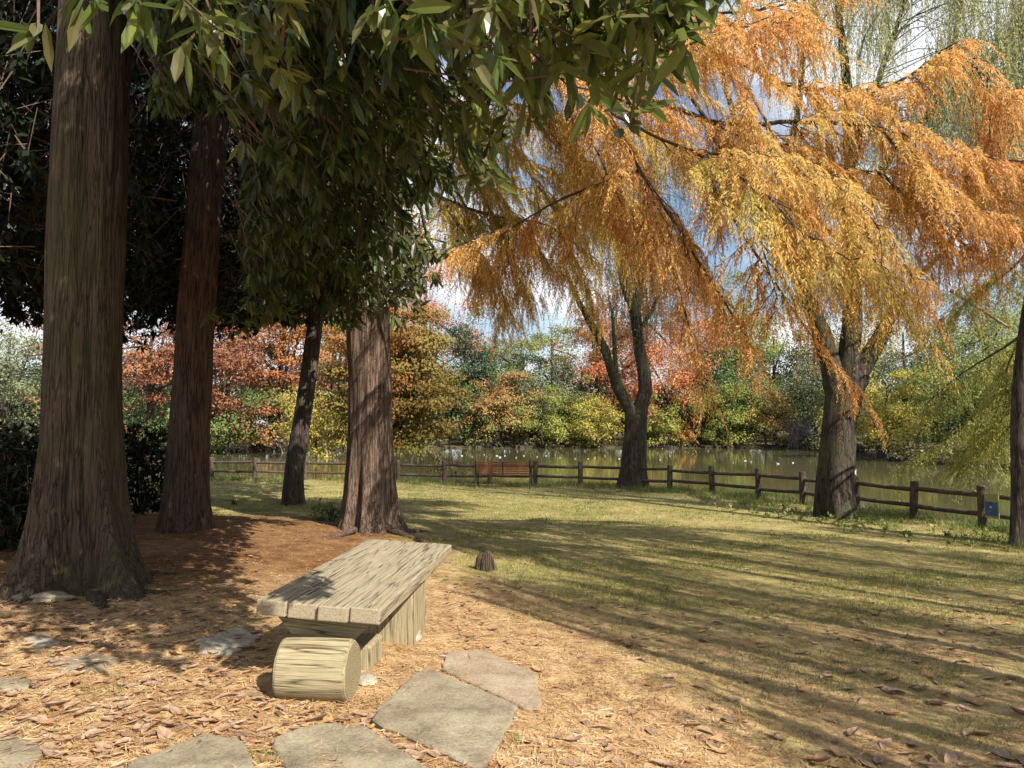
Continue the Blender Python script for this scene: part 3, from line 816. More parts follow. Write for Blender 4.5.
# dark evergreens further left and behind
def dark_tree(pos, rad, n, und, top, label, name='evergreen_tree', tr=.16, mt='ever_shaded'):
    x0, y0 = pos; b = np.array([x0, y0, float(H(x0, y0))])
    t = thing(name, label, 'tree', b, 'dark evergreens behind the left trunks')
    mb = MB(); tube(mb, smoothpath([b - [0, 0, .1], b + [.1, 0, 2], b + [.2, .1, top * .8]], 14), np.linspace(tr, tr * .4, 14), 12)
    mb.build('trunk', M['bark_dark'], t, smooth=True)
    ang = rng.uniform(0, 6.283, n); rr = rad * np.sqrt(rng.random(n))
    x = x0 + rr * np.cos(ang); y = y0 + rr * np.sin(ang)
    u = und + .6 * (vnoise(x * .8, y * .8, 61) - .4) + .6 * (rr / rad) ** 3
    z = u + (top - u) * np.sqrt(np.clip(1 - (rr / rad) ** 2, .05, 1)) * rng.random(n)
    C = np.stack([x, y, z], -1); C = C[vnoise(x * 1.3 + z, y * 1.3 - z, 71) > .22]
    mb = MB(); leaf_clusters(mb, C, rdir(len(C)) + np.array([0, -.2, -.4]), 8, .2, .075, .3, False, .3)
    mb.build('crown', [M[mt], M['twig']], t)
    return t

dark_tree((-9.2, 11.0), 4.0, 3800, 3.2, 12, 'dark glossy evergreen filling the left edge behind the thickest trunk')
dark_tree((-8.5, 15.5), 3.9, 4200, 3.2, 12, 'dark glossy evergreen seen between the two left trunks')
dark_tree((-7.2, 17.0), 3.4, 2800, 3.9, 9.5, 'dark glossy evergreen seen between the reddish trunk and the slender trunk')


def shrub(px, Y, wd, h, label, mt, n=420, L=.12, W=.05):
    x = (px - CX) / FPX * Y; b = np.array([x, Y, float(H(x, Y))])
    t = thing('evergreen_shrub', label, 'shrub', b, 'dark shrubs under the left trees')
    mb = MB()
    C = []
    for q in range(9):
        d = unit(np.array([rng.normal() * .5, rng.normal() * .5, 1.0])); e = b + d * h * rng.uniform(.7, 1.1) * np.array([wd / h, wd / h, 1])
        P = smoothpath([b - [0, 0, .05], b + (e - b) * .5 + rng.normal(size=3) * .06, e], 8)
        tube(mb, P, np.linspace(.018, .004, 8), 5, cap=False)
    mb.build('stem', M['bark_dark'], t, smooth=True)
    C = b + np.stack([rng.normal(size=n) * wd * .45, rng.normal(size=n) * wd * .45, np.abs(rng.uniform(.05, 1.0, n)) * h], -1)
    mb = MB(); leaf_clusters(mb, C, rdir(n) + np.array([0, 0, .3]), 7, L, W, .1, True, .15)
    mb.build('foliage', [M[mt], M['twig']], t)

shrub(8, 9.5, .9, 1.35, 'tall dark shrub with drooping leaves at the left edge beside the thickest trunk', 'ever_shaded', 420)
shrub(-20, 12.5, 1.4, 1.5, 'low dark shrub at the far left edge behind the leafy tall shrub', 'ever_shaded', 520)
shrub(143, 14.0, .8, 1.6, 'dark shrub between the thickest trunk and the reddish trunk', 'ever_shaded', 420)
shrub(332, 14.3, .4, .26, 'small leafy tuft between the slender trunk and the fibrous trunk', 'green', 60, .10, .02)

# fourth: bald cypress with orange feathery limbs
t4 = thing('cypress_tree', 'sunlit fibrous grey brown trunk with flared foot and long orange feathery limbs reaching right', 'tree', g4, 'big trees on the leaf covered mound')
big_trunk('trunk', t4, [g4 + [0, 0, -.25], at(370, 470, Y4), at(370, 384, Y4), at(369, 300, Y4), at(370, 100, Y4), at(372, -100, Y4), at(373, -320, Y4)], .375, .22, M['bark_cyp'], .8, (3, 5, 8, 11), 43, 160, 170, .10, .38)
for (a_, b_, c_, r_) in (((385, 528), (415, 540), (450, 560), .07), ((355, 530), (330, 538), (300, 543), .05), ((385, 528), (425, 532), (455, 534), .04)):
    limb(t4, [gpt(*a_, lift=.06), gpt(*b_, lift=-.005), gpt(*c_, lift=-.05)], r_, r_ * .5, M['bark_cyp'], 10, 12, 'root')
top4 = at(372, -60, Y4)
LIMBS = {  # pixel, depth
    'a': [(371, -40, Y4), (480, 20, 10.0), (590, 95, 9.3), (640, 170, 9.0), (695, 255, 8.7), (745, 335, 8.5)],
    'b': [(600, 108, 9.25), (690, 150, 8.7), (790, 160, 8.2), (860, 205, 7.9), (905, 270, 7.8)],
    'b2': [(690, 150, 8.7), (760, 190, 8.0), (800, 230, 7.7), (850, 260, 7.5)],
    'c': [(372, -110, Y4), (560, 0, 10.2), (725, 58, 9.5), (800, 88, 9.3), (890, 85, 9.1), (950, 45, 9.0)],
    'd': [(372, -90, Y4), (540, 40, 10.2), (700, 118, 9.5), (800, 122, 9.1), (880, 128, 8.9), (960, 152, 8.8), (1040, 165, 8.7)],
    'e': [(700, 118, 9.5), (800, 160, 9.5), (880, 172, 9.4), (950, 178, 9.3), (1040, 205, 9.2)],
    'e2': [(880, 128, 8.9), (930, 180, 8.7), (985, 215, 8.6), (1030, 230, 8.5)],
    'f': [(371, 40, Y4), (440, 120, 12.0), (520, 160, 12.5), (600, 190, 12.8), (660, 215, 13.0)],
    'g': [(370, 130, Y4), (430, 190, 11.8), (490, 215, 12.1), (545, 225, 12.3), (590, 255, 12.4)],
    'h': [(372, -200, Y4), (520, -60, 10.5), (640, 5, 10.0), (760, 10, 9.5), (840, -20, 9.3)],
    'i': [(640, 170, 9.0), (670, 260, 8.7), (690, 330, 8.6), (705, 390, 8.5)],
    'j': [(560, 70, 9.6), (610, 180, 10.2), (640, 240, 10.4), (650, 265, 10.4)],
    'k': [(690, 150, 8.7), (760, 260, 8.8), (800, 320, 8.9), (838, 372, 9.0), (848, 392, 9.0)],
    'm': [(700, 118, 9.5), (740, 180, 9.0), (760, 240, 8.6), (778, 300, 8.4)],
    'n': [(790, 160, 8.2), (830, 200, 8.0), (870, 255, 7.8), (890, 290, 7.8)],
    'o': [(640, 170, 9.0), (560, 200, 10.0), (500, 235, 10.5), (470, 250, 10.8)],
    'p': [(880, 172, 9.4), (930, 220, 9.2), (965, 245, 9.1)],
    'q': [(590, 95, 9.3), (640, 50, 8.6), (700, 30, 8.0), (790, 25, 7.6)],
    'r': [(725, 58, 9.5), (760, 110, 9.2), (800, 190, 9.0), (835, 270, 9.0)],
    's': [(950, 45, 9.0), (990, 80, 8.9), (1040, 120, 8.8)],
    't': [(440, 120, 12.0), (470, 170, 12.2), (500, 235, 12.4), (522, 285, 12.5)],
    'u': [(520, 160, 12.5), (560, 220, 12.6), (578, 280, 12.7)],
    'v': [(370, 60, 10.6), (450, 90, 11.2), (540, 110, 11.8), (620, 130, 12.2), (690, 150, 12.4)],
    'w': [(430, 190, 11.8), (470, 240, 11.6), (500, 290, 11.5)],
    'x': [(540, 110, 11.8), (590, 180, 11.9), (630, 240, 12.0)],
    'y': [(370, 90, 10.6), (440, 150, 12.6), (500, 180, 13.2), (560, 205, 13.6), (625, 235, 13.8)],
    'z': [(480, 175, 12.6), (520, 225, 12.8), (545, 270, 13.0)],
    'za': [(440, 150, 12.6), (455, 200, 12.8), (480, 265, 12.9)],
    'zb': [(560, 140, 12.4), (600, 190, 12.8), (650, 230, 13.0)],
    'l': [(480, 20, 10.0), (520, 90, 11.0), (560, 150, 11.5), (610, 180, 11.8)],
}
mbO, mbG, mbY = MB(), MB(), MB()
for kx, pl in LIMBS.items():
    P = [at(*p) for p in pl]
    main = kx in 'acdfghvy'
    limb(t4, P, .05 if main else .022, .006, M['bark_dark'] if main else M['twig'], 7)
    gold = kx[0] in 'fgltuvwxyz'
    tgt = mbG if gold else mbO
    if kx in ('b2', 'n'): tgt = mbY
    st = .30 if main else .1
    if kx == 'a': st = .55
    if kx in 'hvy': st = .3
    if kx == 'k': st = .55
    feather_limb(tgt, P, {'i': .11, 'k': .10, 'a': .09, 'j': .10}.get(kx, .085 if gold else .066), {'i': .5, 'k': .5, 'j': .7}.get(kx, 1.1 if gold else .95), 25, .43, 26, .082, .012, .009, st, gap=.2 if gold else .30)
mbO.build('crown', [M['cyp'], M['twig']], t4)
mbG.build('foliage', [M['cypgold'], M['twig']], t4)
mbY.build('foliage', [foliage('cypress_tips', [(.05, (.70, .36, .10)), (.35, (.70, .45, .125)), (.65, (.60, .49, .13)), (.95, (.44, .48, .10))], .45, .6, .8), M['twig']], t4)


# ------------------------------------------------------------------ willows
def willow(name, label, base, trunk_pts, r0, r1, limbs, strands, mt, flare=.4, seed=5, seg=60, palelimbs=()):
    t = thing(name, label, 'tree', base, 'trees along the pond fence')
    big_trunk('trunk', t, trunk_pts, r0, r1, M['bark_willow'], flare, (3, 5, 6), seed, seg, 80, .06, .3)
    tips = []
    for pl, ra, rb in limbs:
        limb(t, pl, ra, rb, M['bark_willow'], 9)
        tips.append(smoothpath(pl, 24))
    for pl, ra, rb in palelimbs: limb(t, pl, ra, rb, M['palebranch'], 6)
    mb = MB()
    B, L = strands(tips)
    # fine twigs from limbs to strand heads
    allp = np.concatenate(tips)
    n = len(B)
    sub = rng.choice(n, min(n, 420), replace=False)
    for q in sub:
        b = B[q]; dd = np.linalg.norm(allp - b, axis=1); kx = rng.choice(np.argsort(dd)[:6]); p = allp[kx]
        if dd[kx] > 3.2: continue
        mid = (p + b) / 2 + np.array([0, 0, .25]) + rng.normal(size=3) * .08
        tube(mb, smoothpath([p, mid, b], 6), np.linspace(.013, .004, 6), 4, mi=1, cap=False)
    pend_strands(mb, B, L, 30, .095, .015, .10)
    mb.build('crown', [M[mt], M['twig']], t)
    return t


gw = gpt(838, 517); Yw = gw[1]
fork = at(846, 372, Yw)
wl = [
    ([at(837, 440, Yw), at(836, 395, Yw), at(822, 335, Yw), at(803, 290, Yw - .3), at(780, 235, Yw - .5), at(760, 190, Yw - .6), at(735, 120, Yw - .4), at(715, 40, Yw)], .27, .03),
    ([at(839, 440, Yw), at(846, 385, Yw), at(852, 320, Yw), at(851, 250, Yw), at(850, 170, Yw + .2), at(848, 90, Yw + .2), at(838, 10, Yw + .3), at(835, -80, Yw + .4)], .28, .04),
    ([at(842, 430, Yw), at(858, 378, Yw + .05), at(880, 338, Yw + .3), at(890, 318, Yw + .4), at(905, 290, Yw + .6)], .25, .10),
    ([at(852, 245, Yw), at(885, 165, Yw + .5), at(925, 118, Yw + .7), at(950, 60, Yw + .9), at(965, -30, Yw + 1)], .12, .04),
    ([at(850, 170, Yw + .2), at(868, 110, Yw), at(885, 60, Yw), at(905, 0, Yw), at(912, -60, Yw)], .09, .03),
    ([at(780, 235, Yw - .5), at(792, 150, Yw - .4), at(800, 90, Yw - .4), at(805, 20, Yw - .3), at(800, -60, Yw - .2)], .08, .03),
    ([at(760, 190, Yw - .6), at(700, 110, Yw - 1), at(660, 50, Yw - 1.2)], .06, .02),
    ([at(905, 290, Yw + .6), at(960, 230, Yw + 1), at(1000, 150, Yw + 1.2), at(1030, 60, Yw + 1.5)], .06, .02),
    ([at(925, 118, Yw + .7), at(980, 70, Yw + .6), at(1030, 20, Yw + .5)], .05, .02),
]
wp = [([at(868, 110, Yw), at(885, 60, Yw - .1), at(905, 25, Yw - .2), at(930, 5, Yw - .2)], .03, .012), ([at(858, 60, Yw), at(868, 30, Yw), at(890, 0, Yw)], .03, .015),
      ([at(950, 290, Yw - 1), at(985, 312, Yw - 1.2), at(1010, 328, Yw - 1.3)], .04, .02), ([at(985, 150, Yw + .4), at(1000, 120, Yw + .4), at(1015, 95, Yw + .4)], .02, .008)]


def w1_strands(tips):
    B = []; L = []
    for q in range(9000):
        px = rng.uniform(690, 1120); py = rng.uniform(-260, 190)
        if px < 880 and rng.random() < .62: continue
        if px < 780 and py > 60: continue
        if vnoise(px / 45, py / 70, 91) < .30: continue
        B.append(at(px, py, Yw + rng.normal() * 1.3)); L.append(rng.uniform(.8, 2.3))
    for q in range(2200):
        px = rng.uniform(860, 1090); py = rng.uniform(-160, 110)
        if vnoise(px / 30, py / 60, 95) < .42: continue
        B.append(at(px, py, Yw - 1.2 + rng.normal() * .7)); L.append(rng.uniform(.7, 1.9))
    return np.array(B), np.array(L)


willow('willow_tree', 'large grey barked willow with forked trunk and weeping branches in front of the fence', gw,
       [gw + [0, 0, -.2], at(835, 490, Yw), at(838, 440, Yw), at(840, 415, Yw), at(842, 396, Yw)], .365, .32, wl, w1_strands, 'willow', .38, 77, 72, wp)

gw2 = gpt(631, 488); Yw2 = gw2[1]
w2l = [
    ([at(634, 450, Yw2), at(632, 415, Yw2), at(617, 385, Yw2), at(605, 350, Yw2), at(590, 322, Yw2), at(578, 300, Yw2 - .3), at(566, 270, Yw2 - .4)], .25, .05),
    ([at(634, 450, Yw2), at(640, 412, Yw2), at(645, 385, Yw2), at(640, 350, Yw2), at(634, 310, Yw2), at(625, 285, Yw2), at(618, 240, Yw2)], .265, .11),
    ([at(634, 310, Yw2), at(640, 290, Yw2 + .2), at(637, 265, Yw2 + .2), at(633, 235, Yw2 + .2)], .17, .12),
    ([at(617, 385, Yw2), at(614, 340, Yw2), at(612, 310, Yw2)], .09, .04),
    ([at(640, 330, Yw2), at(652, 310, Yw2), at(665, 280, Yw2), at(672, 250, Yw2)], .07, .025),
    ([at(618, 240, Yw2), at(612, 190, Yw2), at(605, 120, Yw2)], .12, .04),
    ([at(633, 240, Yw2 + .2), at(650, 180, Yw2), at(665, 110, Yw2)], .1, .04),
]


def w2_strands(tips):
    B = []; L = []
    for q in range(1000):
        px = rng.normal(642, 32); py = rng.uniform(120, 320)
        if px < 600 and rng.random() < .7: continue
        B.append(at(px, py, Yw2 + rng.normal() * .9)); L.append(rng.uniform(.8, 2.2))
    return np.array(B), np.array(L)


willow('willow_tree', 'dark two stemmed willow in front of the fence near the slatted bench', gw2,
       [gw2 + [0, 0, -.2], at(633, 465, Yw2), at(635, 435, Yw2), at(636, 415, Yw2)], .37, .31, w2l, w2_strands, 'willowgrey', .45, 79, 56)

# right edge tree with yellow green feathery limbs
gr = gpt(1021, 545); Yr = gr[1]
tr = thing('cypress_tree', 'slim dark trunk at the right edge with yellow green feathery boughs over the pond', 'tree', gr, 'trees along the pond fence')
big_trunk('trunk', tr, [gr + [0, 0, -.15], at(1021, 480, Yr), at(1021, 410, Yr), at(1026, 350, Yr), at(1040, 250, Yr), at(1060, 60, Yr), at(1070, -150, Yr)], .145, .09, M['bark_dark'], .45, (3, 5), 83, 48, 70, .05, .2)
mb = MB()
RL = [[(1045, 230, Yr), (1010, 270, Yr + 1.5), (970, 300, Yr + 2.5), (940, 320, Yr + 3)],
      [(1030, 330, Yr), (1000, 350, Yr + 2), (960, 375, Yr + 3.5), (930, 400, Yr + 4)],
      [(1024, 370, Yr), (1000, 400, Yr + 2.5), (960, 430, Yr + 4), (905, 462, Yr + 5)],
      [(1060, 120, Yr), (1050, 200, Yr + 2), (1010, 240, Yr + 3), (985, 260, Yr + 3.5)],
      [(1024, 390, Yr), (1010, 425, Yr + 1.8), (985, 450, Yr + 2.8), (960, 465, Yr + 3.4)],
      [(1034, 300, Yr), (1018, 340, Yr + 1.5), (1000, 385, Yr + 2), (985, 420, Yr + 2.2)]]
for pl in RL:
    P = [at(*p) for p in pl]; limb(tr, P, .03, .005, M['twig'], 6)
    feather_limb(mb, P, .07, 1.0, 20, .42, 14, .095, .017, .006, .15)
mb.build('crown', [M['cypgreen'], M['twig']], tr)


# ------------------------------------------------------------------ far shore trees
def crown_cloud(mb, c, rx, ry, rz, n, leaf, nclump, conical=0., flat=.6, seed=0, hollow=.45):
    u = rdir(nclump); rad = rng.random(nclump) ** hollow
    lob = .58 + .8 * vnoise(np.arctan2(u[:, 1], u[:, 0]) * 1.6 + seed, u[:, 2] * 2.2 + seed * .7, seed)
    K = u * rad[:, None] * lob[:, None] * np.array([rx, ry, rz])
    if conical > 0:
        f = 1 - conical * np.clip((K[:, 2] / rz + 1) / 2, 0, 1); K[:, 0] *= f * 1.25; K[:, 1] *= f * 1.25
    per = max(4, n // nclump); cr = .24 * (rx + rz) * .5
    sz = rng.uniform(.5, 1.35, nclump)
    off = rng.normal(size=(nclump, per, 3)) * np.array([1, 1, flat]) * cr * .55 * sz[:, None, None]
    Pp = (K[:, None] + off).reshape(-1, 3) + c
    N = unit(off.reshape(-1, 3) + np.array([0, 0, cr * .5]) + rdir(len(Pp)) * cr * .5)
    D = unit(np.cross(N, rdir(len(Pp))) + np.array([0, 0, -.25]))
    quads(mb, Pp, D, N, leaf * rng.uniform(.6, 1.3, len(Pp)), leaf * .62 * rng.uniform(.7, 1.2, len(Pp)))


def far_tree(name, label, px, Y, wpx, ytop, ybot, mt, cat='tree', group='trees on the far shore', n=5200, leaf=.34, conical=0., flat=.6, trunk=True, pale=False, nclump=60):
    b = np.array([(px - CX) / FPX * Y, Y, 0.]); b[2] = float(H(b[0], b[1]))
    if b[2] < WATER_Z: b[2] = WATER_Z - .3
    t = thing(name, label, cat, b, group)
    zt = at(px, ytop, Y)[2]; zb = max(at(px, ybot, Y)[2], b[2] - .25)
    hw = wpx * Y / FPX / 2 * 1.22; zt += (.16 if Y > 75 else .10) * (zt - zb); c = np.array([b[0], b[1], (zt + zb) / 2]); n = int(n * 2.6); leaf = leaf * .76
    mb = MB()
    tr_ = max(.07, .022 * (zt - b[2]))
    wob = rng.normal(size=3) * .25
    P = smoothpath([b - [0, 0, .3], b * .5 + c * .5 + wob * [1, 1, 0], c + [0, 0, (zt - zb) * .3]], 14)
    tube(mb, P, np.linspace(tr_, tr_ * .3, 14), 8)
    for q in range(9):
        k_ = rng.integers(5, 12); e = c + rdir(1)[0] * np.array([hw, hw, (zt - zb) / 2]) * .8
        mid = (P[k_] + e) / 2 + np.array([0, 0, .2])
        tube(mb, smoothpath([P[k_], mid, e], 6), np.linspace(tr_ * .4, tr_ * .08, 6), 5, cap=False)
    mb.build('trunk', M['palebranch'] if pale else M['bark_dark'], t, smooth=True)
    mb = MB(); crown_cloud(mb, c, hw, hw, (zt - zb) / 2, n, leaf, nclump, conical, flat, int(px) % 97 + 1)
    mb.build('crown', M[mt], t)
    return t


ft = far_tree
# left: reds across the pond
ft('broadleaf_tree', 'pale grey green tree at the left edge beyond the thickest trunk', 8, 60, 150, 318, 445, 'sage', n=7000, leaf=.3)
ft('maple_tree', 'dark red maple seen between the thickest trunk and the reddish trunk', 150, 62, 150, 300, 440, 'darkred', n=6500, flat=.35)
ft('maple_tree', 'dark red maple right behind the reddish leaning trunk', 228, 66, 140, 290, 445, 'darkred', n=6500, flat=.35)
ft('cypress_tree', 'orange red feathery tree left of the slender dark trunk across the pond', 282, 70, 105, 268, 448, 'orange', n=7000, flat=.35, conical=.4)
ft('cypress_tree', 'orange tree in the gap between slender dark trunk and fibrous trunk', 335, 76, 90, 262, 450, 'orange', n=6000, flat=.35, conical=.4)
ft('maple_tree', 'pinkish red tree top rising behind the olive cypress', 425, 92, 120, 270, 420, 'red', n=6000)
ft('broadleaf_tree', 'yellow tree low behind the slender dark trunk by the water', 322, 60, 80, 395, 455, 'yellow', n=4200, leaf=.25)
ft('broadleaf_tree', 'green tree low behind the reddish trunk by the water', 195, 66, 150, 400, 455, 'green', n=4500, leaf=.3)
# near bank olive cypress
x_, y_ = at(398, 460, 27.5)[:2]
ot = far_tree('cypress_tree', 'olive and orange layered cypress hanging over the fence right of the fibrous trunk', 392, 27.6, 118, 300, 468, 'olive', group='trees along the pond fence', n=20000, leaf=.16, conical=.45, flat=.28, nclump=150)
# centre
ft('conifer_tree', 'dark green conifer at the gap right of the olive cypress', 466, 88, 62, 335, 450, 'deep', n=4500, conical=.5)
ft('broadleaf_tree', 'rust orange tree left of the round yellow green shrubs across the pond', 502, 86, 62, 372, 452, 'rust', n=4200)
ft('broadleaf_tree', 'green tree behind the rust orange tree', 495, 96, 80, 320, 430, 'green', n=4200)
ft('broadleaf_tree', 'tall thin light green tree with pale trunk rising above the grey green tree', 552, 98, 60, 322, 392, 'ygreen', n=1900, pale=True, nclump=26)
ft('broadleaf_tree', 'tall thin sparse tree with pale trunk left of the two stemmed willow', 522, 100, 46, 335, 400, 'sage', n=1500, pale=True, nclump=22)
ft('broadleaf_tree', 'grey green spreading tree above the round yellow green shrubs', 560, 90, 92, 372, 440, 'sage', n=4200)
ft('round_shrub', 'round yellow green shrub overhanging the water behind the slatted bench', 545, 84.5, 66, 398, 452, 'ygreen', cat='shrub', n=3600, leaf=.3)
ft('round_shrub', 'round olive yellow shrub overhanging the water left of the two stemmed willow', 592, 84.5, 62, 404, 452, 'yellow', cat='shrub', n=3400, leaf=.3)
ft('maple_tree', 'large orange red maple behind the two stemmed willow', 648, 87, 108, 276, 440, 'red', n=11000)
ft('maple_tree', 'orange tree top behind the left stem of the two stemmed willow', 598, 96, 70, 290, 400, 'orange', n=4500)
ft('round_shrub', 'bright yellow green shrub below the orange red maple', 655, 84.5, 46, 408, 453, 'ygreen', cat='shrub', n=2800, leaf=.3)
ft('round_shrub', 'small red orange shrub at the waterline right of the bright yellow green shrub', 680, 84.5, 22, 420, 453, 'orange', cat='shrub', n=1200, leaf=.25)
ft('broadleaf_tree', 'tall green tree right of the orange red maple', 712, 94, 84, 318, 440, 'green', n=5500)
ft('round_shrub', 'light green shrub drooping to the water right of the orange red maple', 722, 85, 62, 385, 453, 'ygreen', cat='shrub', n=3600, leaf=.3)
ft('round_shrub', 'orange yellow cone shaped tree at the waterline left of the bare grey bush', 766, 84.5, 46, 392, 455, 'rust', cat='tree', n=3400, leaf=.28, conical=.35)
ft('broadleaf_tree', 'green leafy tree behind the orange yellow cone shaped tree', 775, 94, 80, 330, 440, 'ygreen', n=4600)
ft('conifer_tree', 'deep green conifer behind the large grey willow trunk', 815, 92, 70, 340, 452, 'deep', n=4600)
ft('broadleaf_tree', 'yellow tree overhanging the water right of the large willow trunk', 888, 58, 96, 378, 466, 'yellow', n=6800, leaf=.24)
ft('broadleaf_tree', 'grey green tree rising behind the yellow overhanging tree', 905, 70, 110, 318, 440, 'sage', n=6000, leaf=.28)
ft('conifer_tree', 'dark tree in the shadowed gap right of the yellow overhanging tree', 945, 62, 80, 355, 470, 'deep', n=4600, leaf=.3)
ft('broadleaf_tree', 'yellow green tree on the right shore behind the last fence posts', 985, 52, 120, 335, 470, 'ygreen', n=7000, leaf=.24)
ft('broadleaf_tree', 'light green tree beyond the right edge trunk', 1050, 50, 130, 310, 468, 'ygreen', n=6500, leaf=.24)
ft('broadleaf_tree', 'tall sage tree at right behind the yellow green shore tree', 990, 68, 120, 268, 420, 'sage', n=5500, leaf=.28)
ft('broadleaf_tree', 'green willowy tree between the two willow trunks high above the shore', 745, 104, 90, 290, 400, 'sage', n=4600)
ft('conifer_tree', 'deep green conifer mass behind the yellow green shrubs', 582, 98, 90, 362, 450, 'deep', n=4600)
ft('conifer_tree', 'deep green conifer below the light green trees at the centre shore', 520, 99, 70, 380, 450, 'deep', n=3600)
ft('conifer_tree', 'deep green conifer behind the light green drooping shrub', 690, 98, 80, 370, 452, 'deep', n=4200)
ft('conifer_tree', 'deep green conifer behind the bare grey bush', 790, 97, 70, 375, 452, 'deep', n=4000)
ft('conifer_tree', 'deep green conifer low behind the orange trees on the left shore', 300, 88, 150, 350, 452, 'deep', n=5000)
ft('conifer_tree', 'deep green conifer behind the left dark red maples', 120, 80, 200, 350, 452, 'deep', n=5600)
ft('conifer_tree', 'deep green conifer behind the olive cypress', 415, 99, 110, 350, 452, 'deep', n=4600)


for k_, (px_, Y_, w_, t_, m_, lab) in enumerate((
        (478, 86, 44, 392, 'green', 'small green tree low at the water between the dark conifer and the rust orange tree'),
        (530, 87, 50, 380, 'sage', 'soft grey green tree over the round shrub behind the slatted bench'),
        (572, 86.5, 50, 388, 'ygreen', 'soft light green tree between the two round shrubs'),
        (716, 87.5, 46, 392, 'green', 'mid green tree beside the red orange shrub at the waterline'),
        (742, 86.5, 54, 372, 'green', 'mid green tree left of the orange yellow cone shaped tree'),
        (735, 96, 70, 322, 'ygreen', 'taller yellow green tree behind the mid green trees right of the orange red maple'),
        (835, 80, 80, 350, 'sage', 'grey green tree directly behind the forked willow trunk'),
        (870, 76, 90, 330, 'ygreen', 'taller yellow green tree behind the yellow overhanging tree'))):
    ft('broadleaf_tree', lab, px_, Y_, w_, t_, 452, m_, n=3400, leaf=.3)


def twig_bush(px, Y, wpx, ytop, label):
    b = np.array([(px - CX) / FPX * Y, Y, 0.]); b[2] = max(float(H(b[0], b[1])), WATER_Z - .1)
    t = thing('bare_bush', label, 'bush', b, 'bare bushes on the far shore')
    h = at(px, ytop, Y)[2] - b[2]; hw = wpx * Y / FPX / 2
    mb = MB()
    for q in range(150):
        e = b + np.array([rng.normal() * hw * .55, rng.normal() * hw * .5, h * rng.uniform(.35, 1.0)])
        s_ = b + rng.normal(size=3) * np.array([hw * .2, hw * .2, .02])
        tube(mb, smoothpath([s_, (s_ + e) / 2 + np.array([0, 0, h * .12]), e], 5), np.linspace(.035, .012, 5), 4, cap=False)
    mb.build('branches', M['greytwig'], t)


twig_bush(797, 83.5, 40, 412, 'bare grey purple bush at the far waterline left of the large willow trunk')
twig_bush(285, 70.5, 44, 434, 'bare grey bush at the far waterline between the reddish and slender trunks')

# the wood closing the view behind the countable trees: one mass of foliage
mb = MB()
for q in range(150):
    px = -420 + 1950 * (q + rng.random()) / 150; Y = np.interp(px, [-400, 300, 800, 900, 1100, 1600], [84, 98, 108, 96, 76, 60]) + rng.normal() * 2
    x = (px - CX) / FPX * Y; hh_ = rng.uniform(6.0, 9.5) * (1.0 if px < 820 else .9); gz_ = float(H(x, Y))
    crown_cloud(mb, np.array([x, Y, gz_ + hh_ * .48]), 4.2, 3.0, hh_ * .55, 1500, .5, 34, .25, .6, q + 3)
tag(mb.build('far_wood', foliage('far_wood_leaf', [(.05, (.035, .055, .03)), (.45, (.07, .095, .045)), (.75, (.14, .15, .06)), (.95, (.26, .20, .07))], .2, .6, .08)), 'mixed green wood closing the view beyond the far shore', 'wood', kind='stuff')

# undergrowth overhanging the far waterline
mb = MB(); mb2 = MB()
for k_ in range(len(FARP) - 1):
    a_, b_ = np.array(FARP[k_]), np.array(FARP[k_ + 1]); ln = np.hypot(*(b_ - a_))
    for q in range(int(ln / .9)):
        p = a_ + (b_ - a_) * rng.random(); h_ = rng.uniform(.35, 1.3)
        crown_cloud(mb if rng.random() < .6 else mb2, np.array([p[0], p[1] + rng.uniform(-.5, 1.6), WATER_Z + .1 + h_ * .5]), .9, .8, h_ * .75, 130, .24, 9, 0, .8, q)
tag(mb.build('undergrowth', foliage('undergrowth_leaf', [(.05, (.02, .03, .016)), (.5, (.05, .06, .03)), (.95, (.13, .12, .05))], .15, .6, .3)), 'dark undergrowth along the far waterline', 'undergrowth', kind='stuff')
tag(mb2.build('reeds', foliage('reed_leaf', [(.05, (.12, .12, .05)), (.5, (.22, .22, .08)), (.95, (.36, .30, .12))], .25, .6, .3)), 'pale scrub along the far waterline', 'scrub', kind='stuff')

# stony rim of the far bank
mb = MB()
for q in range(520):
    k_ = rng.integers(1, len(FARP) - 2); a_, b_ = np.array(FARP[k_]), np.array(FARP[k_ + 1]); p = a_ + (b_ - a_) * rng.random()
    s = rng.uniform(.15, .5)
    box(mb, [p[0], p[1] - .4 + rng.normal() * .3, WATER_Z + .05], [s, s * .7, s * .5], np.array([[math.cos(q), math.sin(q), 0], [-math.sin(q), math.cos(q), 0], [0, 0, 1]]))
o = mb.build('shore_rocks', M['bark_dark']); tag(o, 'dark stones lining the far waterline', 'rocks', kind='stuff')

# ------------------------------------------------------------------ fence
posts = [np.array([x, y, float(H(x, y))]) for x, y in FENCE]
fence = thing('timber_fence', 'dark weathered round log fence with two rails along the pond', 'fence', posts[len(posts) // 2])
for q, p in enumerate(posts):
    mb = MB(); hgt = .72 + rng.normal() * .012
    tl = rng.normal(size=2) * .012
    P = np.array([p - [0, 0, .15], p + [0, 0, .3], p + [tl[0], tl[1], hgt - .02], p + [tl[0], tl[1], hgt]])
    tube(mb, P, [.078, .076, .074, .06], 14)
    mb.build('post', M['fence'], fence, smooth=False)
    if q < len(posts) - 1:
        n_ = posts[q + 1]
        for hh in (.56, .25):
            mb = MB(); d = unit(n_ - p)
            a_ = p + [0, 0, hh + rng.normal() * .012]; b_ = n_ + [0, 0, hh + rng.normal() * .012]
            P = smoothpath([a_ + d * .065, (a_ + b_) / 2 + [0, 0, -.008], b_ - d * .065], 7)
            tube(mb, P, .042 + rng.normal() * .002, 10)
            mb.build('rail', M['fence'], fence, smooth=True)

